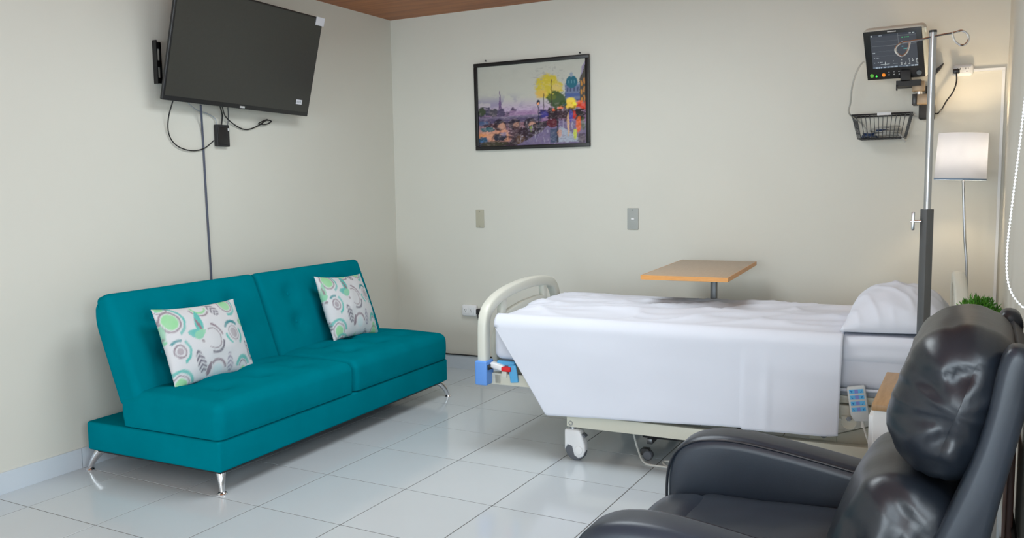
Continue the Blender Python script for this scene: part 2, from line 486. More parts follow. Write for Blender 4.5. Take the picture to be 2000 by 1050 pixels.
# backrest: leaning slab; local frame: u along sofa, v up the slab, w towards the front
p0 = Vector((0.565, 0.375)); p1 = Vector((0.735, 0.835))          # (depth, z) bottom and top of the mid line
ax = (p1-p0).normalized(); leanM = Matrix(((1,0,0,0),(0,-ax.y,ax.x,0),(0,ax.x,ax.y,0),(0,0,0,1)))
hl = (p1-p0).length/2; mid = (p0+p1)/2
def back_fn(k, tufts):
    def f(p):
        x, y, z = p        # y>0 : front side after leanM
        hx, hy, hz = 0.49, 0.075, hl
        d = 0
        if y > 0:
            wy = y/hy
            d += 0.016*max(0, 1-(x/hx)**2)**0.6*max(0, 1-(z/hz)**2)**0.6*wy
            for tx, tz in tufts:
                d -= 0.034*math.exp(-((x-tx)**2+(z-tz)**2)/0.0032)*wy
            d += 0.003*noise.noise(Vector((x*5, z*5, k*9+3)))*wy
        # upper rear edge rounded off
        cz = max(0, z-0.45*hz)/(0.55*hz)
        return Vector((x, y+d+(0.030*cz*cz if y < 0 else 0), z-(0.028*cz*(-y/hy) if y < 0 else 0)))
    return f
tb = [(a, b) for a in (-0.26, 0, 0.26) for b in (-0.06, 0.11)]
for k in range(2):
    Mx = Tm(0.490+0.980*k, mid.x, mid.y) @ leanM
    mb = MB(); mb.add(softbox(0.489, 0.072, hl+0.02, 0.034, 30, 4, 22, back_fn(k, tb)), Mx)
    bc = SO.part('back_cushion', mb, MT['teal'], ang=60)
    for (a, b) in tb:
        bt = SO.part('button', lathe([(0.0,-0.004),(0.011,-0.004),(0.012,0.0),(0.008,0.004),(0,0.005)], 12), MT['teal'], bc)
        bt.matrix_local = Mx @ Tm(a, 0.072-0.018, b) @ Rm(R(-90), 'X')
# click-clack hinge ends
for s in (0.06, 1.90):
    SO.part('hinge', MB().add(box(s-0.010, s+0.010, 0.58, 0.64, 0.25, 0.33)), MT['blackmat'], smooth=False)
for (lx, ly, sx, sy) in ((0.055, 0.055, -1, -1), (L0-0.055, 0.055, 1, -1), (0.055, 0.81, -1, 1), (L0-0.055, 0.81, 1, 1)):
    ex = 0.030; ey = 0.036
    if sy > 0 or sx > 0: ex, ey = 0.046, 0.060
    P = catmull([(lx, ly, 0.107), (lx+sx*ex*0.35, ly+sy*ey*0.35, 0.090), (lx+sx*ex*0.75, ly+sy*ey*0.75, 0.052), (lx+sx*ex, ly+sy*ey, 0.008)], 6)
    n = len(P); rad = [0.029-0.018*(i/(n-1))**0.9 for i in range(n)]
    lg = SO.part('leg', tube(P, rad, 14), MT['chrome'])
    ft = SO.part('foot', lathe([(0,0),(0.021,0),(0.022,0.004),(0.019,0.010),(0.010,0.014),(0,0.014)], 20), MT['chrome'], lg)
    ft.location = (lx+sx*ex, ly+sy*ey, 0.0)

# ------------------------------------------------------------------ throw pillows
def ss(a, b, x): t = np.clip((x-a)/(b-a), 0, 1); return t*t*(3-2*t)
_rs = np.random.RandomState(3)
_lat = _rs.rand(64, 64)
def vnoise(u, v, f):
    x = u*f; y = v*f; xi = np.floor(x).astype(int); yi = np.floor(y).astype(int); fx = x-xi; fy = y-yi
    fx = fx*fx*(3-2*fx); fy = fy*fy*(3-2*fy)
    g = lambda a, b: _lat[a % 64, b % 64]
    return (g(xi,yi)*(1-fx)+g(xi+1,yi)*fx)*(1-fy)+(g(xi,yi+1)*(1-fx)+g(xi+1,yi+1)*fx)*fy
def fbm(u, v, f): return (vnoise(u,v,f)+0.5*vnoise(u,v,2*f)+0.25*vnoise(u,v,4*f))/1.75
def lin(c): 
    c = np.array(c, float)/255; return np.where(c <= 0.04045, c/12.92, ((c+0.055)/1.055)**2.4)
def blend(img, a, c):
    a = np.clip(a, 0, 1)[..., None]; img[:] = img*(1-a) + lin(c)*a
asp = 1.42
def fabric(u, v):
    img = np.ones(u.shape+(3,))*lin((218, 219, 222))
    n1 = fbm(u+3, v+1, 9)
    n2 = fbm(u+7, v+5, 22)
    X = u*asp
    def pol(cx, cy):
        dx = X-cx*asp; dy = v-cy
        return np.hypot(dx, dy)+(n2-0.5)*0.02, np.arctan2(dy, dx)
    def ring(cx, cy, r0, r1, c, a0=-9, a1=9, al=0.85):
        r, a = pol(cx, cy)
        m = ss(r0-.008, r0+.008, r)*(1-ss(r1-.008, r1+.008, r))
        if a0 > -9:
            d = np.mod(a-a0, 2*np.pi); m = m*((d < (a1-a0)))
        blend(img, m*al*(0.72+0.6*n1), c)
    def disc(cx, cy, r1, c, al=0.85): ring(cx, cy, -1, r1, c, al=al)
    def leaf(cx, cy, ln, wd, ang, c, stripes=True):
        dx = X-cx*asp; dy = v-cy
        p = dx*np.cos(ang)+dy*np.sin(ang); q = -dx*np.sin(ang)+dy*np.cos(ang)
        t = p/ln
        wl = wd*np.sqrt(np.clip(1-t*t, 0, 1))*(1-0.3*t)
        m = (1-ss(0.8, 1.05, np.abs(q)/(wl+1e-6)))*(np.abs(t) < 1)
        if stripes: m = m*(0.55+0.45*np.sin((p*1.0+np.abs(q)*0.8)*110))
        blend(img, m*0.95*(0.75+0.5*n1), c)
    def butterfly(cx, cy, s, c, ang=0.0):
        leaf(cx-0.055*s/asp, cy-0.02*s, 0.085*s, 0.05*s, 2.9+ang, c, False)
        leaf(cx+0.02*s/asp, cy+0.09*s, 0.11*s, 0.045*s, 1.35+ang, c, False)
        leaf(cx+0.01*s/asp, cy+0.06*s, 0.07*s, 0.016*s, 1.75+ang, (150,125,135), False)
        leaf(cx-0.01*s/asp, cy-0.03*s, 0.07*s, 0.04*s, 0.4+ang, (150,210,175), False)
        disc(cx-0.0*s, cy-0.10*s, 0.018*s, (140,125,130))
    teal = (104, 190, 182); dteal = (70, 145, 152); mint = (150, 216, 158); gry = (112, 108, 122); tau = (146, 130, 140)
    for (du, dv) in ((0, 0), (1.0, 0.1), (-1.0, -0.1), (0, 1.02), (0, -1.02)):
        A = lambda x: x+du
        B = lambda x: x+dv
        disc(A(.10), B(.80), .105, mint); ring(A(.10), B(.80), .12, .145, tau); ring(A(.10), B(.80), .17, .205, teal, -1.2, 2.2)
        leaf(A(.60), B(.90), .12, .075, 2.0, gry); ring(A(.45), B(.97), .10, .13, mint, 3.2, 6.0); ring(A(.45), B(.97), .15, .17, tau, 3.4, 5.6)
        disc(A(.80), B(.93), .085, mint); ring(A(.80), B(.93), .10, .12, tau); ring(A(.80), B(.93), .135, .17, teal, -1.9, 1.0)
        ring(A(.47), B(.50), .125, .14, tau, -2.4, 2.0); ring(A(.47), B(.50), .165, .195, gry, -2.0, -.25); ring(A(.47), B(.50), .17, .195, tau, .1, 1.5)
        butterfly(A(.35), B(.62), 1.35, teal)
        disc(A(.75), B(.53), .068, (178,172,178)); ring(A(.75), B(.53), .088, .10, tau); ring(A(.75), B(.53), .135, .175, dteal, .7, 2.6); ring(A(.75), B(.53), .13, .165, teal, 3.1, 4.2); ring(A(.75), B(.53), .135, .175, teal, -1.1, .35)
        butterfly(A(.98), B(.68), 1.0, (150, 205, 175))
        disc(A(.10), B(.42), .045, (170,160,168)); ring(A(.10), B(.42), .065, .085, tau); ring(A(.10), B(.42), .12, .155, teal, -1.3, .9); ring(A(.10), B(.42), .115, .15, dteal, 1.2, 2.3)
        leaf(A(.28), B(.25), .15, .070, 1.75, gry); leaf(A(.36), B(.14), .09, .035, 1.2, tau, False)
        leaf(A(.93), B(.28), .14, .055, 1.85, gry); leaf(A(.62), B(.17), .13, .060, 1.45, (150,145,165))
        disc(A(.46), B(.10), .075, (205,222,225)); ring(A(.46), B(.10), .115, .15, tau, .1, 2.4)
        ring(A(.80), B(.08), .10, .15, teal, .2, 3.0); disc(A(.80), B(.03), .055, mint); ring(A(.80), B(.08), .07, .085, gry, 0.2, 3.0)
        disc(A(.06), B(.02), .085, mint); ring(A(.06), B(.02), .15, .19, teal, 0, 2.6); ring(A(.06), B(.02), .11, .125, tau)
    return img

def pillow_mesh(W, Hh, th, n=92, m=70, seed=0):
    """two quilted faces meeting in a seam, concave sides and pointed corners"""
    us = np.linspace(-1, 1, n+1); vs_ = np.linspace(-1, 1, m+1)
    V = []; F = []; UV = []
    def pos(u, v, s):
        x = u*W/2*(1-0.055*(1-v*v)*abs(u)**3*1.0); z = v*Hh/2*(1-0.075*(1-u*u)*abs(v)**3)
        t = max(0, (1-u*u))**0.55*max(0, (1-v*v))**0.55
        wr = 0.006*noise.noise(Vector((u*3+seed, v*3, s)))*t
        return (x, s*(th/2*t+wr), z)
    idx = {}
    for s in (-1, 1):
        for j, v in enumerate(vs_):
            for i, u in enumerate(us):
                edge = i in (0, n) or j in (0, m)
                if edge and s == 1:
                    idx[(s,i,j)] = idx[(-1,i,j)]; continue
                idx[(s,i,j)] = len(V); V.append(pos(u, v, s)); UV.append(((u+1)/2, (v+1)/2))
        for j in range(m):
            for i in range(n):
                q = [idx[(s,i,j)], idx[(s,i+1,j)], idx[(s,i+1,j+1)], idx[(s,i,j+1)]]
                F.append(tuple(q if s < 0 else reversed(q)))
    return V, F, np.array(UV)

def frame_from(ex, n_hint, c):
    """matrix: local x = ex, local -y = towards viewer n_hint, z up in the plane"""
    ex = Vector(ex).normalized(); n = Vector(n_hint); n = (n-ex*n.dot(ex)).normalized()
    ey = -n; ez = ex.cross(ey)
    M = Matrix((ex, ey, ez)).transposed().to_4x4(); M.translation = c
    return M
def throw_pillow(label, c, ex, nrm, W, Hh, rollz, uvoff, seed, th=0.15):
    V, F, UV = pillow_mesh(W, Hh, th, seed=seed)
    cols = fabric(UV[:,0]+uvoff[0], UV[:,1]+uvoff[1])
    o = mk('throw_pillow', (V, F), MT['pillowprint'], None, cols=cols, ang=80)
    o.matrix_world = frame_from(ex, nrm, c) @ Rm(rollz, 'Y')
    tag(o, label, 'pillow', 'printed throw pillows on the sofa')
    return o
throw_pillow('printed white, mint and grey throw pillow on the near end of the sofa', (-3.375, 3.00, 0.595), (-0.06, 1, 0.0), (0.93, -0.05, 0.36), 0.54, 0.40, R(2), (0, 0), 1)
throw_pillow('printed white, mint and grey throw pillow on the far end of the sofa', (-3.43, 4.17, 0.615), (-0.08, 1, 0.0), (0.93, -0.05, 0.36), 0.47, 0.41, R(4), (-0.04, -0.10), 5)

# ------------------------------------------------------------------ television
tl = R(14)
ex = Vector((0, 1, -0.020)).normalized(); ez = Vector((math.sin(tl), 0, math.cos(tl)))
ey = ez.cross(ex).normalized(); ez = ex.cross(ey)
TVM = Matrix((ex, ey, ez)).transposed().to_4x4(); TVM.translation = (-3.745, 3.675, 1.808)
TV = Thing('television', 'large flat black television tilted down, mounted high on the left wall', 'television', M=TVM)
TW, TH = 1.105, 0.610
mb = MB().add(rbox(TW/2, 0.010, TH/2, 0.006, ns=2), Tm(0, 0.011, TH/2)); TV.part('bezel', mb, MT['black'])
mb = MB().add(rbox(0.40, 0.020, 0.20, 0.012, ns=2), Tm(0, 0.036, 0.25)); TV.part('rear_housing', mb, MT['blackmat'])
mb = MB().add(box(-TW/2+0.012, TW/2-0.012, -0.0012, 0.002, 0.026, TH-0.010)); TV.part('screen', mb, MT['screen'], smooth=False)
mb = MB().add(box(-0.018, 0.018, -0.0016, 0.003, 0.006, 0.017)); TV.part('logo_badge', mb, MT['silver'], smooth=False)
mb = MB().add(box(TW/2-0.125, TW/2-0.075, -0.0026, -0.001, 0.070, 0.098)); sk = TV.part('sticker', mb, MT['sticker'], smooth=False, label='small white sticker')
mb = MB()
for k in range(5): mb.add(box(TW/2-0.120+0.008*k, TW/2-0.116+0.008*k, -0.0030, -0.0024, 0.078, 0.090))
TV.part('sticker_print', mb, MT['greydeck'], sk, smooth=False)
mb = MB().add(box(TW/2-0.065, TW/2+0.008, -0.004, -0.001, TH-0.048, TH+0.002)); TV.part('film_tab', mb, MT['sticker'], smooth=False, label='white protective film tab on the corner')
# wall mount seen beside the set
mt = Thing('tv_wall_mount', 'black steel television bracket screwed to the left wall', 'bracket', (xl(3.4), 3.4, 1.9))
mb = MB()
x0 = xl(3.2)+0.002
def mount_rail(y):
    m = MB(); x = xl(y)+0.004
    for (a, b, c, d) in ((0,0.048,1.915,1.945),(0,0.048,2.00,2.035),(0,0.048,2.095,2.130),(0,0.010,1.915,2.13),(0.038,0.048,1.915,2.13)):
        m.add(box(x, x+0.006, y+a, y+b, c, d))
    m.add(box(x, x+0.030, y-0.003, y+0.003, 1.91, 2.135))
    return m
for y in (3.165, 3.50):
    mt.part('rail', mount_rail(y), MT['black'], world=True, smooth=False)
mt.part('arm', MB().add(box(xl(3.6)+0.004, -3.722, 3.55, 3.62, 1.93, 2.10)).add(box(xl(3.6)+0.004, -3.722, 3.40, 3.47, 1.93, 2.10)), MT['blackmat'], world=True, smooth=False)

# small media box and cables under the television
XW = lambda y: xl(y)+0.004
BXM = Tm(xl(3.60)+0.004, 3.605, 1.595)
bx = Thing('media_box', 'small black set-top box fixed to the wall under the television', 'box', M=BXM)
bx.part('case', MB().add(rbox(0.014, 0.046, 0.062, 0.004, ns=2), Tm(0.014, 0, 0.062)), MT['blackmat'])
bx.part('front_panel', MB().add(rbox(0.003, 0.036, 0.050, 0.002, ns=1), Tm(0.029, -0.006, 0.060)), MT['black'])
bx.part('status_label', MB().add(box(0.028, 0.030, 0.030, 0.040, 0.09, 0.105)), MT['white'], smooth=False)
def wall_cable(name, pts, r, m, label, group=None, off=0.012):
    P = []
    for q in pts:
        o_ = q[2] if len(q) > 2 else off
        X = xl(3.6)
        for _ in range(3):
            a = on_x(q[0], q[1], X+o_); X = xl(a.y)
        P.append(a)
    return single(name, tube(catmull(P, 8), r, 8), m, label, 'cable', group)
wall_cable('loop_cable', [(338,196,.07),(329,230,.03),(330,262),(345,284),(372,294),(398,290),(418,274,.02)], 0.0034, MT['black'], 'thin black cable looping from the television down to the black box')
wall_cable('antenna_cable', [(368,202,.07),(385,215,.03),(406,222),(420,232),(424,248,.018)], 0.0028, MT['greydeck'], 'thin grey cable from the television into the top of the black box')
wall_cable('signal_cable', [(430,208,.07),(434,226,.03),(432,247,.018)], 0.0042, MT['black'], 'short black cable from the television into the black box')
wall_cable('aerial_lead', [(445,210,.07),(446,228,.03),(444,247,.018)], 0.0032, MT['darksteel'], 'short grey lead with a silver plug above the black box')
wall_cable('coiled_cord', [(434,208,.085),(441,228,.034),(462,246),(482,253),(505,245),(520,235),(530,237,.016),(518,243,.02),(505,241,.022),(522,233,.02)], 0.0036, MT['black'], 'black power cord tied in a small bundle under the television')
wall_cable('wall_cable', [(392,205,.06),(395,250,.012),(398,300,.006),(402,370,.006),(407,450,.006),(413,548,.006),(416,640,.006)], 0.0058, MT['bluecable'], 'long blue-grey cable running down the left wall behind the sofa')

# ------------------------------------------------------------------ picture
def raster_grid(nx, ny):
    u, v = np.meshgrid((np.arange(nx)+0.5)/nx, (np.arange(ny)+0.5)/ny)
    return u, v
def vgrid(W, Hh, nx, ny):
    V = []; F = []
    for j in range(ny):
        for i in range(nx): V.append(((i/(nx-1)-0.5)*W, 0, (j/(ny-1)-0.5)*Hh))
    for j in range(ny-1):
        for i in range(nx-1):
            a = j*nx+i; F.append((a, a+1, a+nx+1, a+nx))
    u, v = np.meshgrid(np.linspace(0,1,nx), np.linspace(0,1,ny))
    return V, F, u, v
def paint_scene(u, v):
    j1 = fbm(u+1, v+2, 30)-0.5; j2 = fbm(u+5, v+9, 30)-0.5
    fine = fbm(u+2, v*1.3, 48); mid_ = fbm(u+6, v+3, 14)
    U = u+0.012*j1; Vv = v+0.014*j2
    img = np.ones(u.shape+(3,))*lin((196, 195, 184))
    blend(img, 0.5*mid_*ss(.55, 1, Vv), (178, 178, 168))
    blend(img, (1-ss(.40, .62, Vv))*0.9, (186, 160, 196))
    blend(img, (1-ss(.0, .16, np.abs(Vv-.52)))*ss(.45,.6,mid_)*(1-ss(.3,.5,U))*0.7, (140, 132, 165))
    blend(img, (1-ss(.36, .44, Vv)), (150, 110, 150))
    def ell(cx, cy, rx, ry, c, al=1, soft=.5, nz=.9):
        d = ((U-cx)/rx)**2+((Vv-cy)/ry)**2
        blend(img, (1-ss(1-soft, 1+soft, d+nz*(fine-.5)*2))*al, c)
    def rect(a, b, c_, d_, c, al=1, s=.006):
        m = ss(a-s, a+s, U)*(1-ss(b-s, b+s, U))*ss(c_-s, c_+s, Vv)*(1-ss(d_-s, d_+s, Vv)); blend(img, m*al, c)
    def poly(pts, c, al=1):
        m = np.zeros(u.shape, bool); n = len(pts)
        k = n-1
        for i in range(n):
            xi, yi = pts[i]; xk, yk = pts[k]
            cnd = ((yi > Vv) != (yk > Vv)) & (U < (xk-xi)*(Vv-yi)/(yk-yi+1e-9)+xi)
            m ^= cnd; k = i
        blend(img, m*al*1.0, c)
    # far bank and spire
    ell(.06, .43, .10, .055, (70, 66, 92)); ell(.15, .42, .05, .06, (82, 78, 88)); ell(.03, .44, .04, .05, (70, 80, 60))
    poly([(.178,.36),(.197,.46),(.205,.56),(.210,.69),(.215,.69),(.221,.56),(.229,.46),(.248,.36)], (112, 88, 130), .95)
    ell(.22, .42, .035, .05, (85, 75, 105)); ell(.335, .42, .03, .05, (96, 78, 108)); ell(.29, .40, .03, .03, (96, 78, 108))
    rect(.30, .58, .36, .43, (160, 125, 165), .7)
    # river
    rect(0, .6, 0, .34, (150, 108, 120)); ell(.18, .14, .20, .08, (226, 160, 124), .9); ell(.10, .20, .12, .04, (210, 150, 130), .8)
    ell(.22, .24, .05, .09, (220, 150, 120), .7); ell(.33, .20, .05, .10, (190, 150, 170), .8)
    # bridge
    rect(0, .60, .285, .36, (92, 80, 112))
    rect(0, .60, .345, .372, (128, 118, 142), .8)
    for cx in (.205, .345, .495):
        ell(cx, .262, .062, .070, (40, 30, 46), .95, .2, .3); ell(cx+.018, .245, .034, .042, (214, 160, 136), .85, .5, .8)
    rect(.08, .12, .22, .32, (70, 58, 84), .8); rect(.265, .285, .2, .31, (70, 58, 84), .8)
    # boats and near bank
    ell(.08, .215, .07, .030, (62, 104, 112)); ell(.05, .29, .05, .03, (70, 100, 140), .8); ell(.10, .26, .07, .02, (60, 30, 38), .8)
    ell(.03, .12, .05, .04, (235, 150, 80), .6); ell(.04, .07, .05, .05, (46, 86, 116)); ell(.03, .03, .03, .035, (90, 140, 205), .9)
    poly([(0,0),(.5,0),(.70,.30),(.56,.27),(.40,.20),(.30,.05),(.0,.06)], (40, 30, 40), .95)
    ell(.20, .11, .07, .05, (48, 46, 62)); ell(.24, .15, .03, .025, (140, 130, 160), .8); ell(.14, .03, .12, .04, (66, 62, 40), .8)
    ell(.37, .15, .08, .11, (50, 28, 42), .9); ell(.40, .07, .04, .06, (110, 80, 60), .7); ell(.50, .20, .015, .03, (150, 170, 70), .9)
    # street
    poly([(.36,0),(1,0),(1,.25),(.72,.30),(.60,.16)], (120, 108, 144), .95)
    poly([(.74,.02),(.97,.02),(.84,.16),(.76,.22)], (178, 186, 200), .9)
    blend(img, ss(.5,.75,fine)*(Vv < .22)*(U > .4)*.6, (72, 60, 100))
    blend(img, ss(.62,.8,fbm(u*3+2, v*0.7, 26))*(Vv < .30)*(U > .4)*.6, (196, 190, 205))
    # buildings on the right
    poly([(.815,.36),(.815,.72),(.95,.72),(.95,.36)], (112, 124, 156))
    rect(.815, .95, .70, .725, (160, 165, 175)); rect(.815,.95,.56,.60,(70, 92, 150), .8); rect(.815,.95,.50,.53,(64, 82, 128), .8)
    for k in range(4): rect(.83+.03*k, .842+.03*k, .62, .67, (58, 64, 96), .9); 
    ell(.875, .735, .052, .075, (38, 104, 124), 1, .15, .1); ell(.872, .82, .012, .03, (150, 160, 175))
    for k in range(3): ell(.850+.025*k, .735, .004, .022, (120, 170, 180), .6, .3, .1)
    poly([(.945,.40),(.945,.76),(1.0,.95),(1.0,.40)], (82, 80, 74)); poly([(.945,.76),(1.0,.95),(1.0,.98),(.965,.90)], (150, 140, 170), .9)
    for a in (.48,.58,.68):
        rect(.955, .966, a, a+.06, (236, 160, 60), .8); rect(.978, .99, a+.02, a+.09, (226, 150, 66), .8)
    # glow of the shops, crowd
    ell(.865, .47, .055, .075, (250, 206, 60), 1, .4, .4); rect(.83, .90, .50, .545, (252, 222, 84), .9)
    ell(.77, .435, .03, .035, (240, 120, 60)); ell(.965, .45, .05, .05, (222, 60, 34)); ell(.94, .49, .03, .02, (240, 110, 60), .9)
    ell(.80, .49, .03, .035, (28, 80, 80)); rect(.795,.822,.40,.46,(44,44,44),.8)
    ell(.80, .36, .17, .075, (48, 26, 34), .95); ell(.94, .34, .05, .075, (36, 30, 34)); ell(.62, .37, .05, .055, (62, 54, 104)); ell(.70, .36, .045, .09, (40, 22, 34))
    ell(.865, .33, .018, .07, (86, 80, 170), .9); ell(.895, .34, .014, .05, (210, 50, 40), .9); ell(.71, .42, .018, .02, (236, 110, 60), .9)
    # trees
    d = ((U-.665)/.125)**2+((Vv-.70)/.15)**2
    blend(img, (1-ss(.55, 1.15, d+1.1*(mid_-.5)+.6*(fine-.5)))*.95, (206, 184, 44))
    blend(img, (1-ss(.5, 1.1, d+1.0*(fine-.5)*2))*ss(.5,.7,fine)*.8, (236, 214, 96))
    blend(img, (1-ss(.6, 1.2, ((U-.665)/.16)**2+((Vv-.80)/.17)**2))*ss(.56,.72,fine)*.35, (130, 126, 130))
    ell(.60, .62, .05, .05, (222, 180, 90), .8); ell(.74, .68, .04, .05, (224, 196, 130), .6)
    d = ((U-.735)/.09)**2+((Vv-.53)/.11)**2
    blend(img, (1-ss(.7, 1.1, d+.8*(fine-.5)*2))*.95, (58, 84, 40)); ell(.70, .57, .03, .04, (110, 120, 44), .7)
    for a, b, c_ in ((.618, .34, .62), (.690, .36, .78)): rect(a, a+.007, b, c_, (60, 48, 48), .9, .003)
    # lamp post, umbrella, coat, reflections
    rect(.568, .576, .20, .50, (26, 40, 62), 1, .003); ell(.572, .515, .016, .035, (44, 50, 66)); ell(.572, .50, .009, .018, (246, 170, 120))
    ell(.575, .22, .012, .06, (26, 34, 52)); ell(.63, .36, .03, .04, (66, 60, 150), .8)
    ell(.70, .255, .055, .05, (96, 28, 44), 1, .2, .3); rect(.675, .742, .02, .19, (70, 84, 112), .95); rect(.735, .75, .02, .30, (36, 34, 50), .95)
    ell(.93, .22, .022, .10, (236, 104, 36), .9); ell(.84, .24, .012, .12, (226, 180, 140), .9); ell(.90, .12, .016, .06, (206, 214, 70), .9); ell(.97, .22, .02, .08, (96, 110, 70), .7)
    ell(.895, .475, .016, .022, (255, 236, 40), 1, .2, .1); ell(.76, .13, .02, .05, (214, 150, 120), .7); ell(.96, .06, .04, .06, (76, 66, 70), .8)
    blend(img, (fine-.5)*.5*(Vv < .5), (240, 220, 220)); blend(img, (.5-fine)*.7*(Vv < .5), (20, 14, 30))
    return img
PC = (-2.721, YB, 1.897); PW, PH = 0.880, 0.603
pf = Thing('framed_picture', 'black framed impressionist print of a riverside street hanging on the back wall', 'picture', (PC[0], PC[1]-0.002, PC[2]))
pf.o.rotation_euler = (R(1.0), 0, 0)
fwid = 0.026
for (a, b, c, d) in ((-PW/2, PW/2, PH/2-fwid, PH/2), (-PW/2, PW/2, -PH/2, -PH/2+fwid), (-PW/2, -PW/2+fwid, -PH/2+fwid, PH/2-fwid), (PW/2-fwid, PW/2, -PH/2+fwid, PH/2-fwid)):
    pf.part('frame_rail', MB().add(rbox((b-a)/2, 0.011, (d-c)/2, 0.003, ns=1), Tm((a+b)/2, -0.018, (c+d)/2)), MT['black'])
pf.part('backing', box(-PW/2+0.01, PW/2-0.01, -0.012, -0.008, -PH/2+0.01, PH/2-0.01), MT['blackmat'], smooth=False)
V, F, u, v = vgrid(PW-2*fwid+0.002, PH-2*fwid+0.002, 250, 168)
pr = pf.part('print', (V, F), MT['print'], cols=paint_scene(u, v).reshape(-1, 3)); pr.location = (0, -0.016, 0)
pr['label'] = 'printed river and street scene with a yellow tree'
for k, (px, py) in enumerate(((949, 119), (1133, 103))):
    q = on_y(px, py, YB-0.008)
    single('wall_nail', MB().add(cyl(0.003, 0, 0.016, 8), Tm(q.x, YB-0.0005, q.z) @ Rm(R(90), 'X')).add(cyl(0.006, 0.013, 0.016, 10), Tm(q.x, YB-0.0005, q.z) @ Rm(R(90), 'X')), MT['darksteel'],
           ('small nail above the left end of the framed picture', 'small nail above the right end of the framed picture')[k], 'nail', 'picture nails')

# ------------------------------------------------------------------ plates and sockets on the back wall
def plate(name, label, cat, px, py, wd, ht, m, kind):
    c = on_y(px, py, YB)
    t = Thing(name, label, cat, (c.x, YB, c.z))
    t.part('plate', MB().add(rbox(wd/2, 0.004, ht/2, 0.003, ns=2), Tm(0, -0.004, 0)), m)
    if kind == 'blank':
        for z in (-ht*0.40, ht*0.40): t.part('screw', MB().add(cyl(0.003, 0, 0.0012, 10), Tm(0, -0.0078, z) @ Rm(R(90), 'X')), MT['darksteel'])
    if kind == 'switch':
        t.part('screw', MB().add(cyl(0.003, 0, 0.0012, 10), Tm(0, -0.0078, ht*0.40) @ Rm(R(90), 'X')), MT['darksteel'])
        t.part('rocker', MB().add(rbox(0.011, 0.003, 0.007, 0.002, ns=1), Tm(0, -0.009, 0)), MT['white'])
    return t
plate('blank_plate', 'beige blank wall plate below the left edge of the picture', 'wall plate', 938, 427, 0.066, 0.127, MT['beigeplate'], 'blank')
plate('switch_plate', 'grey switch plate on the back wall above the bed table', 'switch', 1236.5, 427, 0.076, 0.140, MT['greyplate'], 'switch')
def socket(name, label, px, py, wd, ht, rot_=0.0):
    c = on_y(px, py, YB)
    t = Thing(name, label, 'socket', (c.x, YB, c.z))
    t.o.rotation_euler = (0, rot_, 0)
    t.part('housing', MB().add(rbox(wd/2, 0.018, ht/2, 0.015, ns=3), Tm(0, -0.017, 0)), MT['white'])
    for s in (-1, 1):
        f = t.part('outlet', MB().add(rbox(wd*0.19, 0.003, ht*0.27, 0.002, ns=1), Tm(s*wd*0.19, -0.036, 0)), MT['white'])
        for dx in (-0.006, 0.006): t.part('slot', box(s*wd*0.19+dx-0.0015, s*wd*0.19+dx+0.0015, -0.0395, -0.038, 0.002, 0.011), MT['blackmat'], f, smooth=False)
        t.part('slot', MB().add(cyl(0.003, 0, 0.0015, 8), Tm(s*wd*0.19, -0.038, -0.008) @ Rm(R(90), 'X')), MT['blackmat'], f)
    return t
socket('wall_socket', 'white double wall socket on the back wall beside the bed footboard', 920, 605, 0.125, 0.085)
socket('wall_socket', 'white double wall socket high on the back wall right of the monitor', 1881, 138, 0.100, 0.062, R(0))
q = on_y(939, 606, YB-0.045)
single('power_plug', MB().add(rbox(0.016, 0.022, 0.020, 0.006, ns=2), Tm(-3.158, YB-0.022, 0.437)).add(tube(catmull([(-3.158, YB-0.05, 0.427),(-3.150, YB-0.05, 0.39),(-3.146, YB-0.03, 0.3),(-3.15, YB-0.025, 0.115)], 6), 0.004, 8)), MT['blackmat'], 'black plug and lead beside the low wall socket behind the footboard', 'plug')
single('floor_cable', tube(catmull([(-3.80, YB-0.016, 0.118),(-3.45, YB-0.016, 0.103),(-3.3, YB-0.016, 0.096+0.009),(-3.0, YB-0.016, 0.106),(-2.3, YB-0.016, 0.106),(-1.6, YB-0.016, 0.107)], 8), 0.005, 8), MT['blackmat'], 'black cable lying along the top of the back baseboard', 'cable')
# cable raceway right of the upper socket
a = on_y(1897, 135, YB); b = on_y(1961, 133, YB)
rw = Thing('cable_raceway', 'thin white cable channel running from the upper socket down beside the corner', 'cable channel', (b.x, YB, 0))
rw.part('upper_channel', MB().add(box(a.x-0.004, b.x+0.007, YB-0.012, YB-0.0005, 1.921, 1.935)), MT['white'], world=True, smooth=False)
rw.part('vertical_channel', MB().add(box(b.x-0.007, b.x+0.007, YB-0.0125, YB-0.0005, 0.10, 1.9205)), MT['white'], world=True, smooth=False)

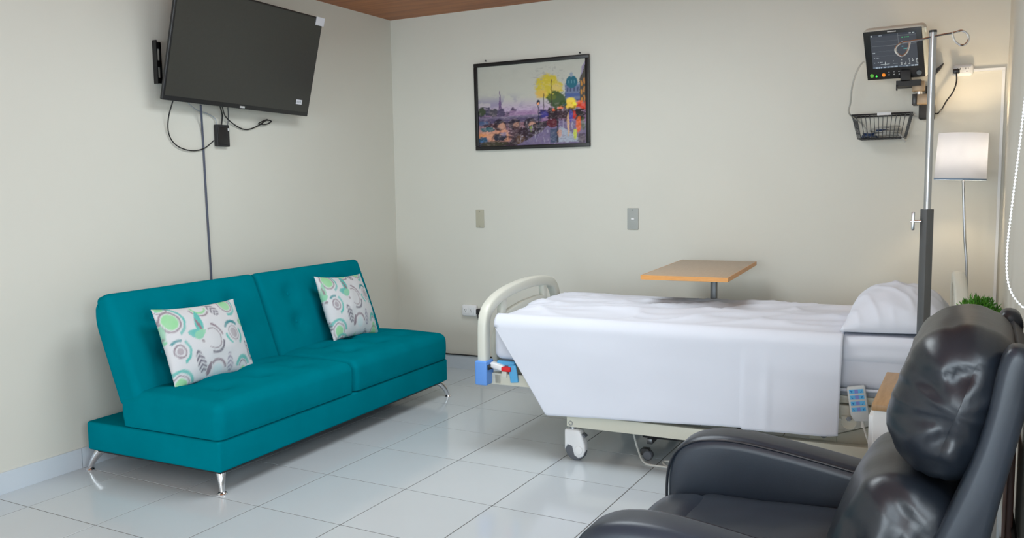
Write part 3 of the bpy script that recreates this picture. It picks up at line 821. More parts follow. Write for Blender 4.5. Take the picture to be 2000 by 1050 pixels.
# ------------------------------------------------------------------ hospital bed
BO = Vector((-2.2, 3.67, 0)); BR = R(2.5)
BED = Thing('hospital_bed', 'cream adjustable hospital bed on castors standing along the back wall', 'bed', BO, BR)
BM = BED.M
def board(x, top, bump=True):
    """end board across the bed; profile in (y,z)"""
    pts = [(0.045,0.35),(0.045,0.60),(0.060,0.70),(0.115,0.755),(0.245,0.800),(0.44,0.824),(0.62,0.830),(0.80,0.818),(0.915,0.785),(0.975,0.70),(0.985,0.60),(0.985,0.35)]
    pts = [(y, z if z < 0.5 else 0.5+(z-0.5)*(top-0.5)/0.33) for y, z in pts]
    P = catmull([(x, y, z) for y, z in pts], 8)
    return pts, tube(P, 1, 16, flat=(0.026, 0.029, (1, 0, 0)))
for kind, x, top in (('footboard', 0.018, 0.806), ('headboard', 2.165, 0.90)):
    pts, arch = board(x, top)
    br = BED.part(kind, MB().add(arch), MT['cream'], ang=60)
    dz = top-0.83
    panel = [(0.165,0.40),(0.865,0.40),(0.885,0.55),(0.845,0.67+dz*0.8),(0.80,0.735+dz),(0.70,0.745+dz),(0.50,0.738+dz),(0.36,0.722+dz),(0.25,0.70+dz),(0.20,0.66+dz*0.8),(0.150,0.56)]
    BED.part('panel', MB().add(prism(panel, x-0.016, x+0.016, 'x', 0.008, 2)), MT['cream'], br)
    for (yy, zz, rr) in ((0.255, 0.745+dz, 0.075), (0.795, 0.765+dz, 0.07)):
        BED.part('panel_mount', MB().add(rbox(0.017, 0.028, rr, 0.012, ns=2), Tm(x, yy, zz-0.02) @ Rm(R(-10 if yy < .5 else 6), 'X')), MT['cream'], br)
    for yy in (0.045, 0.985):
        BED.part('bumper', MB().add(rbox(0.034, 0.042, 0.062, 0.008, ns=2), Tm(x, yy, 0.408)), MT['blue'], br, label='blue corner bumper')
        BED.part('bumper_clip', box(x+0.0345, x+0.040, yy-0.03, yy+0.02, 0.425, 0.45), MT['black'], br, smooth=False)
# upper frame
for yy in (0.085, 0.945):
    BED.part('side_rail', MB().add(rbox(1.04, 0.020, 0.030, 0.005, ns=1), Tm(1.085, yy, 0.372)), MT['creammetal'])
BED.part('cross_rail', MB().add(rbox(0.02, 0.45, 0.027, 0.005, ns=1), Tm(0.085, 0.515, 0.372)), MT['creammetal'])
BED.part('cross_rail', MB().add(rbox(0.02, 0.45, 0.027, 0.005, ns=1), Tm(2.085, 0.515, 0.372)), MT['creammetal'])
# mattress deck
for k, (a, b) in enumerate(((0.07, 0.55), (0.57, 0.95), (0.97, 1.25), (1.27, 2.10))):
    BED.part('deck_section', MB().add(rbox((b-a)/2, 0.43, 0.012, 0.006, ns=1), Tm((a+b)/2, 0.515, 0.452)), MT['greydeck'])
BED.part('deck_rail', MB().add(rbox(0.42, 0.014, 0.016, 0.004, ns=1), Tm(1.68, 0.095, 0.424)), MT['creammetal'])
mb = MB().add(prism([(-0.03,0.02),(-0.03,-0.012),(-0.018,-0.030),(0.0,-0.036),(0.018,-0.030),(0.03,-0.012),(0.03,0.02)], 0.058, 0.064, 'y'), Tm(1.755, 0, 0.372-0.035))
lug = BED.part('lug', mb, MT['creammetal'])
BED.part('bolt', MB().add(cyl(0.011, 0, 0.008, 6), Tm(1.755, 0.058, 0.349) @ Rm(R(90), 'X')), MT['chrome'], lug)
# lower base
for yy in (0.085, 0.945):
    BED.part('base_rail', MB().add(rbox(0.86, 0.022, 0.031, 0.005, ns=1), Tm(1.32, yy, 0.198)), MT['creammetal'])
for xx in (0.49, 2.15):
    BED.part('base_cross_rail', MB().add(rbox(0.022, 0.42, 0.026, 0.005, ns=1), Tm(xx, 0.515, 0.198)), MT['creammetal'])
for yy in (0.145, 0.885):
    for (xa, za, xb, zb) in ((1.70, 0.215, 2.02, 0.330), (0.62, 0.215, 0.98, 0.335)):
        d = math.atan2(zb-za, xb-xa)
        BED.part('lift_arm', MB().add(rbox(math.hypot(xb-xa, zb-za)/2, 0.010, 0.036, 0.006, ns=1), Tm((xa+xb)/2, yy, (za+zb)/2) @ Rm(-d, 'Y')), MT['creammetal'])
pv = BED.part('pivot_bracket', MB().add(rbox(0.055, 0.012, 0.030, 0.004, ns=1), Tm(1.645, 0.135, 0.250)), MT['creammetal'])
BED.part('bolt', MB().add(cyl(0.015, 0, 0.014, 12), Tm(1.650, 0.123, 0.252) @ Rm(R(90), 'X')), MT['darksteel'], pv)
mo = BED.part('motor', MB().add(rbox(0.16, 0.05, 0.035, 0.012, ns=2), Tm(1.15, 0.42, 0.30)).add(cyl(0.02, 0, 0.3, 12), Tm(1.3, 0.42, 0.30) @ Rm(R(90), 'Y')), MT['blackmat'])
# castors
def castor(x, y):
    C = MB()
    cs = BED.part('castor', MB().add(prism([(-0.042,0.050),(-0.042,0.148),(-0.036,0.156),(0.026,0.156),(0.040,0.150),(0.052,0.120),(0.064,0.085),(0.066,0.055),(0.054,0.026),(0.030,0.014),(0.008,0.026),(-0.004,0.072),(-0.026,0.078)], -0.026, 0.026, 'y', 0.010, 2), Tm(x, y, 0)), MT['white'], ang=50)
    wt = BED.part('wheel', MB().add(lathe([(0,-0.021),(0.040,-0.021),(0.050,-0.018),(0.0535,-0.008),(0.0535,0.008),(0.050,0.018),(0.040,0.021),(0,0.021)], 28), Tm(x+0.012, y, 0.0535) @ Rm(R(90), 'X')), MT['greyrub'], cs)
    BED.part('hub_cap', MB().add(lathe([(0,0.0),(0.022,0.0),(0.020,0.003),(0.010,0.005),(0,0.005)], 20), Tm(x+0.032, y-0.0262, 0.056) @ Rm(R(90), 'X')), MT['white'], cs)
    BED.part('stem', MB().add(cyl(0.016, 0.155, 0.172, 14), Tm(x-0.005, y, 0)), MT['steel'], cs)
    BED.part('brake_pedal', MB().add(rbox(0.012, 0.018, 0.006, 0.004, ns=1), Tm(x+0.054, y, 0.128) @ Rm(R(35), 'Y')), MT['greyrub'], cs)
for x in (0.492, 2.13):
    for y in (0.085, 0.945): castor(x, y)
BED.part('ring_bolt', MB().add(tube([(0.482+0.010*math.cos(t), 0.062, 0.186+0.010*math.sin(t)) for t in [i*math.pi/6 for i in range(12)]], 0.0025, 6, closed=True)), MT['steel'])
# release handle at the foot end
hd = BED.part('release_handle', MB().add(rbox(0.038, 0.020, 0.015, 0.009, ns=2), Tm(0.088, 0.060, 0.440) @ Rm(R(12), 'Y')), MT['white'])
BED.part('handle_grip', MB().add(rbox(0.026, 0.018, 0.012, 0.006, ns=2), Tm(0.142, 0.056, 0.430)), MT['red'], hd, label='red grip')
BED.part('strap', MB().add(rbox(0.050, 0.012, 0.012, 0.006, ns=2), Tm(0.130, 0.075, 0.455)).add(rbox(0.022, 0.006, 0.045, 0.005, ns=2), Tm(0.178, 0.055, 0.408) @ Rm(R(-8), 'Y')), MT['blue2'], hd, label='light blue strap')
BED.part('handle_bracket', MB().add(rbox(0.014, 0.012, 0.016, 0.003, ns=1), Tm(0.125, 0.065, 0.400)), MT['cream'], hd)

# mattress
MTZ0, MTZ1 = 0.466, 0.694
def matt_fn(p):
    return Vector((p.x, p.y, p.z + 0.004*noise.noise(Vector((p.x*4, p.y*4, p.z*6)))))
mt_ = Thing('mattress', 'thick mattress in a white fitted sheet on the hospital bed', 'mattress', BM @ Vector((1.09, 0.515, MTZ0)), BR)
mt_.part('mattress_body', MB().add(softbox(1.035, 0.445, (MTZ1-MTZ0)/2, 0.045, 40, 16, 6, matt_fn), Tm(0, 0, (MTZ1-MTZ0)/2)), MT['sheet2'], ang=70)
def over_fn(p):
    return Vector((p.x, p.y + (0.003*noise.noise(Vector((p.x*6, p.z*30, 2.0))) if p.y < -0.4 else 0), p.z))
mt_.part('fitted_sheet', MB().add(softbox(0.440, 0.453, 0.063, 0.045, 24, 12, 8, over_fn), Tm(0.60, 0, MTZ1-MTZ0-0.055)), MT['sheet'], ang=70)
mt_.part('tucked_edge', MB().add(tube(catmull([BM.inverted() @ (BM @ Vector((x, -0.448, 0.013+0.010*math.sin(x*9)-0.010*(x > 0.55)*(x-0.55)/0.1*0.5))) for x in (0.14, 0.3, 0.45, 0.6, 0.75, 0.9, 1.0)], 6), 0.007, 8)), MT['sheet'])

# bed sheet: draped cloth
def sheet_obj():
    U0, U1 = 0.085, 1.725
    NU, NA, NT, NB = 150, 34, 50, 14
    zt = MTZ1 + 0.014
    yn, yf = 0.030, 0.995
    V = []; F = []
    rad = 0.062
    for i in range(NU+1):
        s = i/NU; u = U0+(U1-U0)*s
        if u < 0.372: zb = 0.655 + (0.228-0.655)*((u-U0)/(0.372-U0))**1.0
        else: zb = 0.228 + (0.287-0.228)*(u-0.372)/(U1-0.372) - (0.006 if u > 1.32 else 0) - 0.010*max(0, (u-1.5))*math.sin((u-1.5)*14)*3
        row = []
        fold = math.exp(-((u-1.315)/0.015)**2)
        for j in range(NA+1):          # near hanging side from hem up
            t = j/NA; z = zb+(zt-rad-zb)*t
            hang = (zt-rad-z)
            y = yn - 0.012*hang/0.4 + 0.010*noise.noise(Vector((u*3.2, z*2.0, 1.3)))*min(1, hang/0.12+0.2) + 0.006*noise.noise(Vector((u*2.0, z*9.0, 7.7)))*(0.4+hang)
            y += 0.004*math.sin(u*11+z*2)*min(1, hang/0.3)
            if u > 1.32: y -= 0.006*min(1, hang/0.10)
            y -= 0.006*math.exp(-((u-1.42)/0.02)**2)*min(1, hang/0.2)
            xx = u
            if u > U1-0.05: xx = u - 0.010*(hang/0.4)*((u-(U1-0.05))/0.05)
            row.append((xx, y, z))
        for k in range(1, 7):          # near rounded edge
            a = k/7*math.pi/2
            row.append((u, yn+rad-rad*math.cos(a), zt-rad+rad*math.sin(a)))
        for k in range(NT+1):          # top
            y = yn+rad+(yf-rad-(yn+rad))*k/NT
            e = min(1, (y-yn-rad)/0.14, (yf-rad-y)/0.06); e = max(0, e)
            w1 = noise.noise(Vector((u*1.6+y*1.5, y*7.0-u*1.8, 0.5)))
            w2 = noise.noise(Vector((u*3.0+y*2.5, y*15-u*4.5, 3.5)))
            rdg = (1-abs(noise.noise(Vector((u*1.8+y*2.2, y*6.5-u*2.2, 9.1)))))**6
            z = zt + (0.013*w1+0.008*w2+0.020*rdg)*(0.15+0.85*e) - 0.006
            z -= 0.030*max(0, 1-(u-U0)/0.10)**2
            z += 0.012*math.exp(-((y-0.5)/0.3)**2)*0.6
            row.append((u, y, z))
        for k in range(1, 7):
            a = k/7*math.pi/2
            row.append((u, yf-rad+rad*math.sin(a), zt-rad+rad*math.cos(a)))
        for j in range(NB+1):
            t = j/NB
            row.append((u, yf+0.004*noise.noise(Vector((u*3, t*2, 4))), zt-rad-(0.30)*t))
        V += row
    n = len(V)//(NU+1)
    for i in range(NU):
        for j in range(n-1):
            a = i*n+j; F.append((a, a+n, a+n+1, a+1))
    o = mk('bed_sheet', (V, F), MT['sheet'], None, ang=180)
    o.matrix_world = BM
    sd = o.modifiers.new('thick', 'SOLIDIFY'); sd.thickness = 0.003; sd.offset = 1
    tag(o, 'white flat sheet draped over the bed and hanging down its side', 'sheet')
    return o
sheet_obj()

# bed pillow
def bed_pillow():
    V, F, UV = pillow_mesh(0.70, 0.44, 0.235, 70, 54, seed=11)
    # flange round the pillow case, drooping
    out = []
    for (x, y, z) in V:
        px, pz = x, z
        k = max(abs(x)/0.33, abs(z)/0.24)
        wr = 0.006*noise.noise(Vector((x*5, z*5, 2.2))) + 0.004*(1-abs(noise.noise(Vector((x*6+z*9, z*4-x*3, 5.0)))))**6*2.5
        yy = y*0.22 if y < 0 else y*1.40
        out.append((x, yy+(wr if y > 0.005 else 0), z))
    o = mk('bed_pillow', (out, F), MT['sheet'], None, ang=180)
    # local: x width (across the bed), z length (along the bed), y thickness -> lay flat and tilt against the headboard
    c = BM @ Vector((1.928, 0.425, 0.724))
    Mx = Matrix.Translation(c) @ Rm(BR, 'Z') @ Rm(R(-2), 'Y') @ Matrix(((0,0,1,0),(1,0,0,0),(0,1,0,0),(0,0,0,1)))
    o.matrix_world = Mx
    tag(o, 'plump white pillow lying at the head of the hospital bed', 'pillow')
bed_pillow()

# remote control hanging on the bed side
c = BM @ Vector((1.803, 0.036, 0.352))
RC = Thing('bed_remote', 'grey wired bed control with blue keys hanging on the bed frame', 'remote control', M=Matrix.Translation(c) @ Rm(BR, 'Z') @ Rm(R(-9), 'Y'))
rcb = prism([(-0.024,0.0),(0.030,-0.004),(0.036,0.010),(0.036,0.142),(0.032,0.148),(-0.032,0.148),(-0.036,0.142),(-0.036,0.026)], -0.014, 0.010, 'y', 0.005, 2)
body = RC.part('casing', MB().add(rcb), MT['remgrey'])
for k in range(4):
    z = 0.127-0.0255*k
    RC.part('key_panel', box(-0.028, 0.028, -0.0152, -0.0135, z-0.0085, z+0.0085), MT['keyblue'], smooth=False)
    RC.part('key_symbol', box(-0.007, 0.007, -0.0158, -0.0150, z-0.008, z+0.008), MT['keyviolet'], smooth=False)
    for s in (-1, 1):
        RC.part('key_arrow', prism([(s*0.014, z-0.002+0.004*s*(1 if k % 2 else -1)), (s*0.024, z+0.005), (s*0.019, z-0.006)], -0.0158, -0.0150, 'y'), MT['keyarrow'], smooth=False)
RC.part('strain_relief', MB().add(cyl(0.008, 0, 0.030, 12, r2=0.006), Tm(0.006, -0.002, -0.030)), MT['whitecable'])
P = [RC.inv @ Vector(p) for p in (c+Vector((0.012,-0.002,-0.028)), c+Vector((0.035,0.0,-0.10)), c+Vector((0.055,0.02,-0.19)), c+Vector((0.02,0.09,-0.26)), c+Vector((-0.10,0.16,-0.15)))]
RC.part('cord', MB().add(tube(catmull(P, 8), 0.004, 8)), MT['whitecable'])
# power cord under the bed
P = [on_y(1239, 850, 3.99), Vector((-1.475, 3.97, 0.11)), Vector((-1.438, 3.93, 0.045)), Vector((-1.38, 3.86, 0.006)), Vector((-1.30, 3.84, 0.0055)), Vector((-1.20, 3.86, 0.0055)), Vector((-1.19, 3.93, 0.0055)), Vector((-1.27, 3.93, 0.0055)), Vector((-1.30, 3.90, 0.0055)), Vector((-1.22, 3.835, 0.0055)), Vector((-1.0, 3.85, 0.0055))]
single('mains_cable', tube(catmull(P, 8), 0.0052, 8), MT['whitecable'], 'white power cord drooping onto the tiles under the bed', 'cable')

# ------------------------------------------------------------------ overbed table
OT = Thing('overbed_table', 'beech topped overbed table on a grey column behind the bed', 'table', (-1.342, 4.709, 0), R(4))
OT.part('table_top', MB().add(rbox(0.2215, 0.4585, 0.0115, 0.002, ns=1), Tm(0, 0, 0.864)), MT['woodtop'])
for (a, b, c_, d) in ((-0.2245, 0.2245, -0.4615, -0.4585), (-0.2245, 0.2245, 0.4585, 0.4615), (-0.2245, -0.2215, -0.4585, 0.4585), (0.2215, 0.2245, -0.4585, 0.4585)):
    OT.part('edge_band', box(a, b, c_, d, 0.8525, 0.8753), MT['woodedge'], smooth=False)
OT.part('support_frame', MB().add(rbox(0.150, 0.26, 0.006, 0.003, ns=1), Tm(0.035, -0.10, 0.8455)).add(rbox(0.05, 0.06, 0.02, 0.004, ns=1), Tm(0.045, 0.10, 0.825)), MT['darksteel'])
OT.part('inner_column', MB().add(rbox(0.016, 0.024, 0.19, 0.003, ns=1), Tm(0.045, 0.10, 0.64)), MT['darksteel'])
OT.part('outer_column', MB().add(rbox(0.022, 0.032, 0.305, 0.003, ns=1), Tm(0.045, 0.10, 0.365)), MT['darksteel'])
OT.part('collar', MB().add(rbox(0.026, 0.034, 0.012, 0.004, ns=1), Tm(0.045, 0.10, 0.675)), MT['black'])
OT.part('base_beam', MB().add(rbox(0.24, 0.025, 0.014, 0.004, ns=1), Tm(0.045, 0.10, 0.073)), MT['darksteel'])
for s in (-0.105, 0.275):
    OT.part('base_leg', MB().add(rbox(0.015, 0.42, 0.014, 0.004, ns=1), Tm(s, -0.30, 0.073)), MT['darksteel'])
OT.part('front_beam', MB().add(rbox(0.20, 0.014, 0.012, 0.004, ns=1), Tm(0.045, -0.66, 0.088)), MT['blackmat'])
for s in (-0.105, 0.275):
    for yy in (-0.78, 0.10):
        cs = OT.part('castor', MB().add(prism([(-0.024,0.025),(-0.028,0.05),(-0.016,0.060),(0.016,0.060),(0.022,0.045),(0.010,0.022)], -0.014, 0.014, 'y', 0.003, 1), Tm(s, yy, 0)), MT['black'])
        OT.part('wheel', MB().add(lathe([(0,-0.018),(0.020,-0.018),(0.025,-0.012),(0.025,0.012),(0.020,0.018),(0,0.018)], 18), Tm(s+0.010, yy, 0.025) @ Rm(R(90), 'X')), MT['greyrub'], cs)

# ------------------------------------------------------------------ infusion stand
IX, IY = -0.165, 3.545
IV = Thing('infusion_stand', 'steel infusion stand with two curled hooks standing between bed and recliner', 'infusion stand', (IX, IY, 0))
top = on_y(1816, 62, IY); jn = on_y(1813.5, 408, IY)
IV.part('lower_tube', MB().add(rbox(0.0165, 0.0165, (jn.z-0.06)/2, 0.002, ns=1), Tm(0, 0, (jn.z+0.06)/2) @ Rm(R(45+2), 'Z')), MT['darksteel'])
IV.part('upper_tube', MB().add(cyl(0.0128, jn.z-0.02, top.z, 18)), MT['steel'])
IV.part('top_cap', MB().add(cyl(0.0132, top.z-0.004, top.z+0.004, 18)), MT['black'])
kn = IV.part('clamp_screw', MB().add(cyl(0.005, 0.0, 0.036, 10), Tm(-0.018, -0.006, jn.z-0.045) @ Rm(R(-90), 'Y')), MT['chrome'])
IV.part('clamp_handle', MB().add(rbox(0.006, 0.005, 0.034, 0.003, ns=1), Tm(-0.046, -0.006, jn.z-0.045)), MT['steel'], kn)
def hook(pts):
    return tube(catmull([on_y(x, y, IY-0.008) for x, y in pts], 7), 0.0036, 8)
IV.part('hook', MB().add(hook([(1816,73),(1840,68),(1862,64),(1878,60),(1889,66),(1892,76),(1886,86),(1876,88),(1866,81),(1861,70),(1860,63)])), MT['chrome'], world=True)
IV.part('hook', MB().add(hook([(1816,73),(1800,77),(1775,81),(1760,84),(1751,91),(1749,99),(1755,107),(1763,109),(1771,102),(1775,92),(1777,82)])), MT['chrome'], world=True)
for a in (90, 170, 10):
    d = Vector((math.cos(R(a)), math.sin(R(a)), 0))
    L_ = 0.26 if a == 90 else 0.13
    lg = IV.part('base_leg', MB().add(rbox(L_/2, 0.014, 0.010, 0.004, ns=1), Tm(*(d*L_/2)[:2], 0.060) @ Rm(R(a), 'Z')), MT['darksteel'])
    IV.part('castor', MB().add(lathe([(0,-0.01),(0.022,-0.01),(0.025,-0.006),(0.025,0.006),(0.022,0.01),(0,0.01)], 16), Tm(*(d*(L_-0.015))[:2], 0.025) @ Rm(R(90), 'X')), MT['black'], lg)

# ------------------------------------------------------------------ patient monitor on its wall arm
MNM = Tm(-0.419, 5.05, 2.010) @ Rm(R(-14.16), 'Z') @ Rm(R(23.0), 'X') @ Rm(R(1.2), 'Y')
MN = Thing('patient_monitor', 'white patient monitor with a black screen front fixed to the wall above the bed', 'monitor', M=MNM)
mw, mh = 0.311, 0.278
MN.part('casing', MB().add(rbox(mw/2, 0.035, mh/2, 0.022, ns=4), Tm(0, 0.036, 0)), MT['cream'])
MN.part('front_glass', MB().add(rbox(mw/2-0.007, 0.004, mh/2-0.007, 0.0035, ns=1), Tm(0, 0.0, 0)), MT['black'])
def screen_img(u, v):
    img = np.ones(u.shape+(3,))*lin((58, 62, 70))
    def ln(y, a, b, c, th=.006, al=.8, wob=0):
        m = (np.abs(v-y-wob*np.sin(u*40)) < th)*(u > a)*(u < b); blend(img, m*al, c)
    def txt(x, y, n, s, c, al=.8):
        for k in range(n):
            m = (np.abs(u-(x+k*s*1.5)) < s*.5)*(np.abs(v-y) < s*.9)*(_lat[(k*7+int(x*50)) % 64, int(y*60) % 64] > .25); blend(img, m*al, c)
    blend(img, (v > .945)*.7, (40, 46, 56)); txt(.03, .965, 2, .02, (210,220,220)); txt(.16, .965, 7, .012, (150,160,170)); txt(.86, .968, 5, .016, (190,200,200))
    for y in (.80, .66, .50, .36): ln(y, .03, .60, (92, 98, 104), .004, .6, .004)
    ln(.66, .03, .98, (120, 126, 130), .003, .5)
    blend(img, (np.abs(u-.61) < .004)*(v > .66)*.6, (130,136,140)); blend(img, (np.abs(v-.925) < .004)*(u > .61)*.4, (130,136,140))
    txt(.70, .86, 6, .018, (60, 190, 110)); txt(.66, .74, 3, .012, (150,160,170)); txt(.66, .60, 3, .014, (80,170,190)); txt(.72, .53, 6, .012, (90,190,190))
    txt(.03, .46, 3, .014, (190,200,205)); txt(.03, .31, 2, .014, (190,200,205)); txt(.08, .31, 6, .010, (150,160,165))
    txt(.05, .17, 2, .014, (190,200,205)); txt(.12, .18, 7, .011, (190,200,205)); txt(.45, .19, 2, .013, (190,200,205))
    ln(.115, .18, .27, (210,220,220), .006); ln(.115, .30, .38, (210,220,220), .006); blend(img, (np.abs(u-.285-.1*(v-.14)) < .005)*(np.abs(v-.135) < .05), (225,232,232))
    ln(.115, .45, .56, (150,160,165), .005, .6)
    for c in range(5):
        for r_ in range(4):
            txt(.63+c*.085, .21-r_*.043, 4 if c == 4 else 2, .013, (200,208,210), .75)
    blend(img, (v < .045)*.8, (86, 98, 112)); 
    for k in range(11): txt(.05+k*.088, .022, 3, .016, (186,200,215), .8); blend(img, (np.abs(u-(.02+k*.09)) < .004)*(v < .045)*.8, (40,44,52))
    return img
V, F, u, v = vgrid(0.232, 0.182, 150, 116)
ms = MN.part('display', (V, F), MT['monscreen'], cols=screen_img(u, v).reshape(-1, 3)); ms.location = (0.004, -0.0047, 0.022)
MN.part('brand_strip', box(-0.022, 0.022, -0.0048, -0.003, 0.121, 0.126), MT['silver'], smooth=False)
zb = -0.107
def btn(x, r, m, name='button', z=zb): MN.part(name, MB().add(lathe([(0,0),(r,0),(r*0.9,0.003),(0,0.004)], 16), Tm(x, -0.0035, z) @ Rm(R(90), 'X')), m)
btn(-0.122, 0.0105, MT['green']); btn(-0.098, 0.0045, MT['greenled'], 'led', zb-0.005); btn(-0.060, 0.010, MT['orange'])
for k in range(5):
    btn(-0.032+0.026*k, 0.0035, MT['silver']); MN.part('key_mark', box(-0.036+0.026*k, -0.028+0.026*k, -0.0045, -0.0035, zb+0.013, zb+0.015), MT['silver'], smooth=False)
btn(0.120, 0.014, MT['knobgrey'], 'knob')
MN.part('handle_lug', MB().add(rbox(0.006, 0.010, 0.014, 0.004, ns=1), Tm(mw/2+0.002, 0.030, mh/2-0.03)), MT['cream'])
MA = Thing('monitor_wall_arm', 'black and brown jointed wall arm carrying the patient monitor', 'wall arm', (-0.235, YB, 1.78))
MA.part('wall_channel', MB().add(box(-0.275, -0.228, YB-0.022, YB-0.001, 1.68, 1.86)), MT['blackmat'], world=True, smooth=False)
MA.part('tray', MB().add(box(-0.405, -0.285, 5.06, 5.20, 1.842, 1.872)).add(box(-0.405, -0.398, 5.06, 5.08, 1.822, 1.85)), MT['blackmat'], world=True, smooth=False)
MA.part('joint_block', MB().add(rbox(0.030, 0.045, 0.026, 0.003, ns=1), Tm(-0.300, 5.14, 1.842)), MT['taupe'], world=True)
MA.part('joint_pin', MB().add(cyl(0.017, 1.79, 1.82, 16), Tm(-0.297, 5.14, 0)), MT['chrome'], world=True)
MA.part('lower_block', MB().add(rbox(0.042, 0.060, 0.026, 0.003, ns=1), Tm(-0.270, 5.18, 1.775)), MT['taupe'], world=True)
MA.part('lower_cap', MB().add(rbox(0.012, 0.055, 0.028, 0.003, ns=1), Tm(-0.317, 5.17, 1.775)), MT['black'], world=True)
MA.part('wall_slider', MB().add(rbox(0.038, 0.055, 0.040, 0.006, ns=2), Tm(-0.262, YB-0.075, 1.715)), MT['blackmat'], world=True)
MA.part('support_neck', MB().add(rbox(0.025, 0.04, 0.03, 0.003, ns=1), Tm(-0.36, 5.10, 1.895)), MT['blackmat'], world=True)
MA.part('top_bracket', MB().add(prism([(-0.245, 1.930), (-0.190, 1.975), (-0.205, 1.945), (-0.245, 1.90)], YB-0.05, YB-0.002, 'y')), MT['blackmat'], world=True, smooth=False)
# mains lead from upper socket to the arm
pA = on_y(1868, 139, YB-0.055)
single('monitor_power_lead', MB().add(rbox(0.016, 0.012, 0.012, 0.004, ns=1), Tm(pA.x, YB-0.050, pA.z)).add(tube(catmull([(pA.x, YB-0.062, pA.z-0.004), on_y(1868,160,5.27), on_y(1861,180,5.26), on_y(1848,198,5.26), on_y(1838,215,5.26), on_y(1828,222,5.27), on_y(1815,212,5.29)], 8), 0.0038, 8)), MT['black'], 'black mains lead plugged into the upper wall socket', 'cable')

# ------------------------------------------------------------------ wire basket
BK = Thing('wire_basket', 'black wire basket of cables hanging on the wall under the monitor', 'basket', (-0.505, YB-0.1, 1.57))
# top rim rectangle: front at YB-0.17, back at wall
zt_, zb_ = 1.708, 1.578
yF, yBk = YB-0.19, YB-0.012
def RP(s, t, z):       # s 0..1 left-right, t 0 front..1 back, z level 0 bottom..1 top
    xa = -0.602-0.030*z; xb = -0.366+0.030*z
    y0 = yF+0.020*(1-z)
    return Vector((xa+(xb-xa)*s, y0+(yBk-y0)*t, zb_+(zt_-zb_)*z))
def loop(z): return [RP(0,0,z), RP(1,0,z), RP(1,1,z), RP(0,1,z)]
def lp_tube(z, r):
    m = MB(); q = loop(z)
    for i in range(4): m.add(tube([q[i], q[(i+1) % 4]], r, 8))
    return m
BK.part('rim', lp_tube(1.0, 0.0045).add(tube([RP(0,1,1)+Vector((0,0,0.012)), RP(1,1,1)+Vector((0,0,0.012))], 0.004, 8)), MT['black'], world=True)
BK.part('bottom_ring', lp_tube(0.0, 0.003), MT['black'], world=True)
m = MB()
for k in range(1, 13):
    s = k/13
    m.add(tube([RP(s,0,1), RP(s,0,0), RP(s,1,0)], 0.0019, 6))
for k in range(0, 6):
    t = k/5
    m.add(tube([RP(0,t,1), RP(0,t,0), RP(1,t,0), RP(1,t,1)], 0.0020, 6))
for z in (0.25, 0.5, 0.75):
    m.add(tube([RP(0,0,z), RP(0,1,z)], 0.0020, 6)); m.add(tube([RP(1,0,z), RP(1,1,z)], 0.0020, 6))
BK.part('wire_grid', m, MT['black'], world=True)
q0, q1 = RP(0.44,0,1), RP(0.68,0,1)
BK.part('label_holder', MB().add(box(q0.x, q1.x, q0.y-0.008, q0.y-0.003, zt_-0.008, zt_+0.008)), MT['silver'], world=True, smooth=False, label='small silver label strip')
def coil(name, cx, cy, cz, rx, ry, rz_, n, r, m, label):
    P = []
    for i in range(n*18+1):
        a = 2*math.pi*i/18; k = 1-0.10*((i//18) % 3)
        P.append((cx+rx*k*math.cos(a), cy+ry*k*math.sin(a), cz+rz_*i/(n*18)+0.004*math.sin(a*1.7)))
    return single(name, tube(P, r, 6), m, label, 'cable')
coil('sensor_cable', -0.463, YB-0.097, zb_+0.010, 0.082, 0.060, 0.052, 5, 0.0045, MT['greycable'], 'coil of pale grey sensor cable lying in the wire basket')
coil('probe_cable', -0.548, YB-0.100, zb_+0.008, 0.040, 0.052, 0.022, 3, 0.0050, MT['navy'], 'dark blue probe cable coiled at the left end of the basket')
single('finger_probe', MB().add(rbox(0.034, 0.014, 0.010, 0.007, ns=2), Tm(-0.478, YB-0.130, zb_+0.052) @ Rm(R(-8), 'Y')), MT['navy'], 'dark blue finger probe resting on the cables in the basket', 'probe')
P = [on_y(1688, 120, 5.07), on_y(1680,128,5.06), on_y(1671,146,5.06), on_y(1664,172,5.08), on_y(1661,200,5.12), on_y(1659,222,5.16), Vector((-0.585, YB-0.10, 1.66)), Vector((-0.56, YB-0.10, 1.61))]
single('monitor_cable', tube(catmull(P, 8), 0.0048, 8), MT['greycable'], 'pale grey cable hanging from the monitor into the basket', 'cable')
P = [Vector((-0.40, YB-0.10, 1.60)), on_y(1757,262,5.18), on_y(1763,269,5.17), on_y(1769,277,5.17)]
single('cable_end', tube(catmull(P, 6), 0.006, 8), MT['greycable'], 'pale grey cable end poking out below the basket', 'cable')

# ------------------------------------------------------------------ floor lamp
LX, LY = -0.082, 5.02
LP = Thing('floor_lamp', 'floor lamp with a lit white drum shade in the corner behind the bed head', 'lamp', (LX, LY, 0))
sh = Tm(0, 0, 1.462) @ Rm(R(2.0), 'Y') @ Rm(R(-1), 'X')
r0, r1, hh = 0.121, 0.115, 0.118
sd = LP.part('shade', MB().add(lathe([(r0,-hh),(r1,hh)], 48), sh), MT['shade'], ang=180)
LP.part('shade_trim', MB().add(lathe([(r0+0.0008,-hh-0.001),(r0+0.0012,-hh+0.007),(r0-0.001,-hh+0.007),(r0-0.001,-hh-0.001),(r0+0.0008,-hh-0.001)], 48), sh), MT['shadetrim'], sd)
LP.part('shade_spider', MB().add(tube([(-r1,0,0.02),(r1,0,0.02)], 0.002, 6), sh).add(tube([(0,-r1,0.02),(0,r1,0.02)], 0.002, 6), sh), MT['steel'], sd)
P = [(0.045,0.0,0.02),(0.050,0,0.5),(0.043,0.0,0.86),(0.028,0.0,1.05),(0.018,0.0,1.22),(0.010,0,1.36)]
